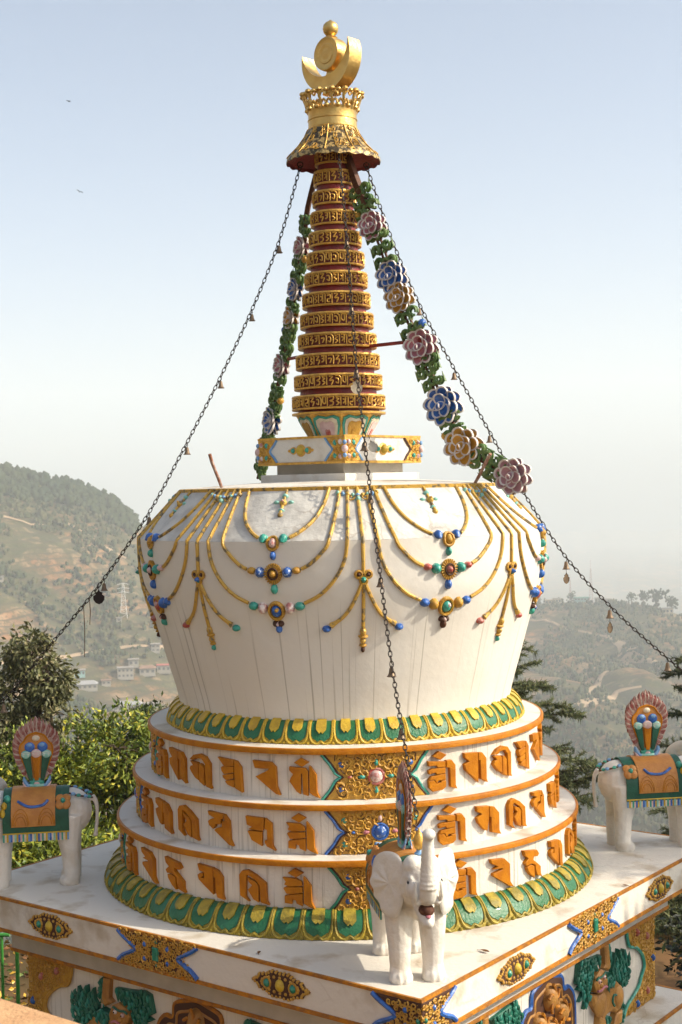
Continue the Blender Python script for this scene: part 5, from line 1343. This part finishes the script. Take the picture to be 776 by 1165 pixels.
mast(*MASTS[1], 'red and white radio mast on the far right ridge', 'mast', 0, 'mastr')
mast(*MASTS[2], 'thin shorter aerial mast left of the radio mast on the ridge', 'mast', 0, 'mastr')

# ------------------------------------------------------------------ trees near the stupa
def leafquad(mb, p, dr_, L, W, k, rn):
    dr_ = dr_.normalized(); s = dr_.orthogonal().normalized(); s = (Matrix.Rotation(rn.uniform(0, 6.28), 3, dr_) @ s)
    n = dr_.cross(s)
    mb.add([p, p + dr_ * L * .5 + s * W + n * W * .3, p + dr_ * L, p + dr_ * L * .5 - s * W + n * W * .3], [[0, 1, 2, 3]], k)
def rv(rn): 
    while True:
        v = Vector((rn.uniform(-1, 1), rn.uniform(-1, 1), rn.uniform(-1, 1)))
        if .01 < v.length < 1: return v
def leafy(name, loc, H, lobes, nleaf, L, ks, seed, label, cat='tree', group=None, twigs=40, trunk_r=.09, up=.25, kb='bark', cl=.16, gap=-.12):
    """lobes: (x,y,z,rx,ry,rz); leaves sit in small sprays near the lobe surfaces"""
    rn = random.Random(seed); g = empty(name, loc); mb = MB()
    mb.tube(bez([(0, 0, -.3), (.03, 0, H * .2), (-.04, .03, H * .45), (.02, 0, H * .7)], 4), [trunk_r * (1 - .055 * i) for i in range(13)], kb, 8)
    for l in lobes:
        c = Vector(l[:3]); 
        mb.tube(bez([(0, 0, H * .12 + rn.random() * H * .2), c * .5 + rv(rn) * .1, c + rv(rn) * .2], 4), [trunk_r * .55 * (1 - .1 * i) for i in range(9)], kb, 5)
        for q in range(int(twigs / len(lobes))):
            d = rv(rn); e = c + Vector((d.x * l[3], d.y * l[4], d.z * l[5])) * rn.uniform(.7, 1.15)
            mb.tube([c + rv(rn) * .1, (c + e) / 2 + rv(rn) * .06, e], [.012, .009, .004], kb, 4)
    mb.build('trunk', g)
    mb = MB(); tot = sum((l[3] * l[4] * l[5]) ** .66 for l in lobes)
    for l in lobes:
        n = int(nleaf * (l[3] * l[4] * l[5]) ** .66 / tot)
        made = 0
        while made < n:
            d = rv(rn).normalized(); r = rn.uniform(.55, 1.08) + .16 * noise.noise(d * 2.2 + Vector(l[:3]))
            c = Vector(l[:3]) + Vector((d.x * l[3], d.y * l[4], d.z * l[5])) * r
            if noise.noise(c * 3.1 + Vector(loc)) < gap: continue
            k = ks[min(len(ks) - 1, int(rn.random() ** 1.3 * len(ks)))]
            ax = (d + Vector((0, 0, up)) + rv(rn) * .6).normalized()
            for q in range(rn.randint(6, 11)):
                leafquad(mb, c + rv(rn) * cl, (ax + rv(rn) * 1.1 + Vector((0, 0, -.15))), L * rn.uniform(.45, 1.2), L * .20, k if rn.random() < .8 else ks[0], rn); made += 1
    mb.build('crown', g, smooth=False); tag(g, label, cat, group); return g
def rl(seed, n, cx, cy, cz, sx, sy, sz, r0, r1):
    rn = random.Random(seed); return [(cx + rn.uniform(-sx, sx), cy + rn.uniform(-sy, sy), cz + rn.uniform(-sz, sz), *(rn.uniform(r0, r1) for _ in range(3))) for _ in range(n)]
LK = ['leafy', 'leafm', 'leafy', 'leafd', 'leafyy']
bush = [((-5.3, 8.6, -3.0), 2.6, rl(1, 7, 0, 0, 1.7, .8, .5, .7, .42, .62), 9000, 21, 'yellow-green leafy bush behind the left elephant, at the frame edge'),
        ((-3.95, 8.8, -3.0), 2.7, rl(2, 7, 0, 0, 1.8, .65, .5, .7, .40, .60), 9000, 22, 'bright yellow-green bush just right of the left elephant\'s jewel'),
        ((-2.75, 9.2, -3.0), 2.8, rl(3, 7, 0, 0, 1.75, .6, .5, .72, .40, .60), 9000, 23, 'yellow-green bush touching the left side of the tiers'),
        ((-1.7, 9.6, -3.0), 2.6, rl(4, 5, 0, 0, 1.5, .5, .5, .6, .40, .55), 4000, 24, 'leafy bush mostly hidden behind the stupa base'),
        ((-3.5, 6.6, -3.0), 1.7, rl(5, 6, 0, 0, 1.05, .8, .4, .4, .35, .5), 7000, 25, 'lower bush seen between the left elephant\'s legs'),
        ((-4.9, 6.4, -3.0), 1.8, rl(6, 6, 0, 0, 1.1, .7, .4, .4, .35, .5), 6000, 26, 'lower bush behind the left elephant\'s front legs')]
for loc, H, lobes, n, sd_, lb in bush: leafy('leafy_bush', loc, H, lobes, n, .105, LK, sd_, lb, 'bush', 'yellow-green bushes along the left', 60, .05)
leafy('dark_shrub', (-2.95, 9.9, -3.0), 2.9, rl(8, 4, 0, 0, 2.35, .3, .2, .25, .22, .34), 2600, .085, ['leafd', 'leafo'], 27, 'small dark olive shrub poking up over the yellow-green bushes', 'shrub', None, 50, .04)
leafy('olive_tree', (-5.35, 14.2, -4.2), 4.8, [(-.15, 0, 4.2, .42, .4, .42), (.15, 0, 3.75, .42, .4, .4), (-.45, 0, 3.5, .42, .4, .45), (.1, .1, 3.1, .5, .45, .4), (-.5, 0, 2.75, .5, .45, .45), (-.1, 0, 2.3, .6, .5, .45), (-1.0, 0, 2.2, .5, .5, .5), (.35, 0, 2.0, .4, .4, .35), (-1.1, .2, 3.0, .3, .3, .4)], 15000, .13, ['leafo', 'leafo2', 'leafo3', 'leafo'], 31, 'tall dark olive-green tree at the left edge below the ridge', 'tree', None, 140, .12, -.5, 'bark', .14, .0)

def cedar(loc, H, R0_, seed, label, z_lo=.05, n=46, az=None, dens=1.0):
    rn = random.Random(seed); g = empty('cedar_tree', loc); mb = MB()
    mb.tube([(0, 0, -.5), (.02, 0, H * .4), (-.02, .02, H * .75), (0, 0, H)], [.16, .11, .06, .012], 'bark', 8)
    nd = MB()
    for i in range(n):
        t = lerp(z_lo, .985, (i / n) ** .9); a = i * 2.399 + rn.uniform(-.3, .3); L = R0_ * (1 - t) ** .75 * rn.uniform(.55, 1.18) + .10
        z0 = H * t; dv = Vector((cos(a), sin(a), 0)); sv = Vector((-sin(a), cos(a), 0))
        pt_ = rn.uniform(-.14, .20)
        P = bez([Vector((0, 0, z0)), Vector((0, 0, z0 + L * (.06 + pt_))) + dv * L * .4, Vector((0, 0, z0 + L * (.08 + pt_ * 1.7))) + dv * L * .75, Vector((0, 0, z0 + L * (.05 + pt_ * 1.9))) + dv * L], 6)
        mb.tube(P, [.028 * (1 - .045 * q) * (L / R0_ * .7 + .3) for q in range(len(P))], 'bark', 5)
        # side sprays, flat layered
        m = int(max(8, L * 24) * dens)
        for q in range(m):
            f = (q + rn.random()) / m; j = f * (len(P) - 1); b = P[int(j)].lerp(P[min(len(P) - 1, int(j) + 1)], j - int(j))
            sl_ = L * .36 * (1 - f * .72) * rn.uniform(.45, 1.2) + .08; s = 1 if q % 2 else -1
            d = (sv * s + dv * rn.uniform(.5, 1.2) + Vector((0, 0, rn.uniform(-.3, .55)))).normalized()
            e = b + d * sl_ + Vector((0, 0, -sl_ * .08))
            mb.tube([b, b + d * sl_ * .5 + Vector((0, 0, .01)), e], [.008, .006, .003], 'bark', 3)
            kk = int(max(5, sl_ * 50) * dens)
            for w_ in range(kk):
                ff = (w_ + .5) / kk; p = b.lerp(e, ff) + rv(rn) * .012
                for u in range(4):
                    dn = (d * rn.uniform(.2, .9) + rv(rn) * .9 + Vector((0, 0, rn.choice((.35, -.25))))).normalized()
                    nl = rn.uniform(.05, .10); s2 = dn.orthogonal().normalized() * .0095
                    nd.add([p - s2, p + s2, p + dn * nl], [[0, 1, 2]], ('needle', 'needle', 'needle2')[rn.randrange(3)])
            if rn.random() < .2:         # drooping tips
                for w_ in range(5):
                    p = e + rv(rn) * .03; nd.add([p + Vector((.008, 0, 0)), p - Vector((.008, 0, 0)), p + Vector((rn.uniform(-.02, .02), 0, -.11))], [[0, 1, 2]], 'needle')
    mb.build('trunk', g); nd.build('needles', g, smooth=False); tag(g, label, 'cedar', 'cedars at the right'); return g
cedar((2.55, 12.2, -4.4), 4.9, 2.25, 41, 'cedar whose layered branches reach out from behind the right side of the dome', n=66)
cedar((6.75, 13.6, -4.6), 5.9, 2.3, 42, 'cedar at the right edge behind the right elephant', n=66)
cedar((4.9, 9.0, -4.6), 3.0, 1.6, 43, 'low dark cedar seen under the right elephant\'s belly', n=48)
cedar((3.4, 5.2, -3.6), 2.3, 1.5, 44, 'dark cedar beyond the right corner of the plinth', n=48)
cedar((7.6, -1.0, -2.2), 7.6, 2.5, 45, 'tall cedar standing just beyond the right edge of the picture', n=95, dens=1.0)

leafy('dark_shrub', (3.25, .75, -2.2), 1.3, rl(71, 5, 0, 0, .55, .3, .4, .35, .28, .4), 4200, .075, ['leafk', 'leafd', 'leafk', 'leafo2'], 72, 'low dark shrub nearest the step at the right corner', 'shrub', 'dark shrubs beyond the right corner', 60, .04)
leafy('dark_shrub', (3.15, 1.7, -2.2), 1.6, rl(61, 6, 0, 0, .75, .35, .5, .4, .3, .45), 5200, .085, ['leafk', 'leafk', 'leafd', 'leafo2'], 62, 'dark shrub beside the right corner of the plinth', 'shrub', 'dark shrubs beyond the right corner', 60, .04)
leafy('dark_shrub', (4.1, 2.9, -2.3), 1.9, rl(63, 6, 0, 0, .9, .6, .5, .5, .35, .5), 5200, .085, ['leafk', 'leafk', 'leafd', 'leafo2'], 64, 'larger dark shrub behind the one at the plinth corner', 'shrub', 'dark shrubs beyond the right corner', 60, .04)
# ------------------------------------------------------------------ terrace wall, railing, fallen leaves, birds
a_ = math.atan2(-6.2 + 5.963, -.805 + 1.113); dv = Vector((cos(a_), sin(a_), 0)); nv = Vector((-dv.y, dv.x, 0)); c0 = Vector((-1.113, -5.963, 0))
mb = MB(); mb.box((-3.2, -.32, -3.42), (1.0, 0, -.003), 'sand', lambda x, y, z: dv * x + nv * y + Vector((0, 0, z))); 
o = mb.build('terrace_wall', smooth=False); o.location = c0 + Vector((0, 0, 1.2)); tag(o, 'sunlit sandy terrace wall cutting across the bottom left corner', 'wall')
rail = empty('green_railing', (-2.95, 2.2, -2.2)); O = Vector((-2.95, 2.2, -2.2))
def rp(x, z): return Vector((x, (x + 2.95) * -.9 * 0 + 2.2, z)) - O
mb = MB(); mb.tube([rp(-4.6, -1.17), rp(-3.06, -1.17)], .018, 'rgreen', 8); mb.build('top_rail', rail)
mb = MB(); mb.tube([rp(-4.6, -1.98), rp(-2.60, -1.98)], .015, 'rgreen', 8); mb.build('bottom_rail', rail)
for x in (-4.5, -4.35, -4.2, -4.05, -3.9, -3.75, -3.6, -3.42, -3.27, -3.13, -2.995, -2.86):
    mb = MB(); mb.tube([rp(x, -2.19), rp(x, -1.17 if x < -2.9 else -1.30)], .014 if x not in (-2.995, -2.86) else .018, 'rgreen', 8); mb.build('upright_bar', rail)
mb = MB(); mb.tube([rp(-2.86, -1.72), rp(-2.62, -1.60)], .016, 'rgreen', 8); mb.build('slanting_bar', rail)
tag(rail, 'bright green metal railing with a small yellow wheel, at the lower left', 'railing')
mb = MB(); wc = Vector((-2.735, 2.19, -1.515)) - O
mb.tube([wc + Vector((.115 * cos(2 * pi * i / 24), 0, .165 * sin(2 * pi * i / 24))) for i in range(25)], .008, 'ryel', 6)
for i in range(8):
    q = pi / 4 * i + .2; mb.tube([wc + Vector((.02 * cos(q), 0, .02 * sin(q))), wc + Vector((.115 * cos(q), 0, .165 * sin(q)))], .0055, 'ryel', 5)
mb.build('spoked_wheel', rail)
mb = MB(); rn = random.Random(5)
for i in range(3500):
    x = rn.uniform(-6.5, -1.8); y = rn.uniform(.5, 7.5); d = math.hypot(x - CAM.x, y - CAM.y); z = height(math.degrees(math.atan2(x, y - CAM.y)), d) + rn.uniform(.01, .03)
    leafquad(mb, Vector((x, y, z)), Vector((rn.uniform(-1, 1), rn.uniform(-1, 1), rn.uniform(-.15, .35))), rn.uniform(.05, .12), .022, ('dry', 'dry', 'leafm', 'ryel')[rn.randrange(4)], rn)
tag(mb.build('fallen_leaves', smooth=False), kind='stuff')
for i, (u, v, y, z) in enumerate([(.30, -2.36, -2.215, 0), (.52, -2.2, -2.0, 0)]): pass
for (x, y, s, lb) in ((.80, -2.05, 1, 'curled brown dry leaf lying just right of the near elephant'), (-.55, -1.98, .7, 'small dry leaf on the platform left of the near elephant'), (1.9, -.75, .7, 'small dry leaf on the platform between the tiers and the right elephant')):
    mb = MB(); f = lambda u, v, h: Vector((u, v, h)) * s
    P = bez([(-.035, 0), (-.015, .014), (.012, .013), (.035, 0), (.012, -.013), (-.015, -.012), (-.035, 0)], 3)[:-1]
    mb.grid([[f(p.x * t, p.y * t, .004 + .010 * abs(p.y * t) / .014 * .8 + .004 * t * (p.x / .035) ** 2) for p in P] for t in (0, .5, 1)], 'dry', False, True)
    mb.tube([f(.03, 0, .006), f(.055, .006, .004)], .0015, 'brown', 4)
    o = mb.build('dry_leaf'); o.location = (x, y, .002); o.rotation_euler.z = x * 3; tag(o, lb, 'leaf', 'dry leaves on the platform')
def bird(p, rz, label):
    mb = MB(); mb.ell((0, 0, 0), (.16, .045, .04), 'black', 10, 6)
    for s in (-1, 1): mb.add([(.07, s * .02, .02), (-.07, s * .02, .02), (-.10, s * .24, .10), (-.05, s * .46, .03), (.03, s * .25, .11)], [[0, 1, 2, 3, 4]], 'black')
    mb.add([(-.12, .02, 0), (-.12, -.02, 0), (-.26, -.05, 0), (-.26, .05, 0)], [[0, 1, 2, 3]], 'black')
    o = mb.build('bird'); o.location = p; o.rotation_euler = (.3, 0, rz); tag(o, label, 'bird', 'birds far off in the sky')
dn = lambda u, v, D: CAM + (F + RR * u + UU * v).normalized() * D
bird((-27.5, 138, 43.5), .8, 'tiny dark bird high in the sky at the upper left')
bird((-27.0, 140, 34.5), 2.2, 'tiny dark bird lower in the sky above the left ridge')

# ------------------------------------------------------------------ haze
mb = MB(); mb.box((-6600, -900, -345), (6600, 6900, 480), 'haze')
hz = mb.build('haze', smooth=False); tag(hz, kind='stuff')
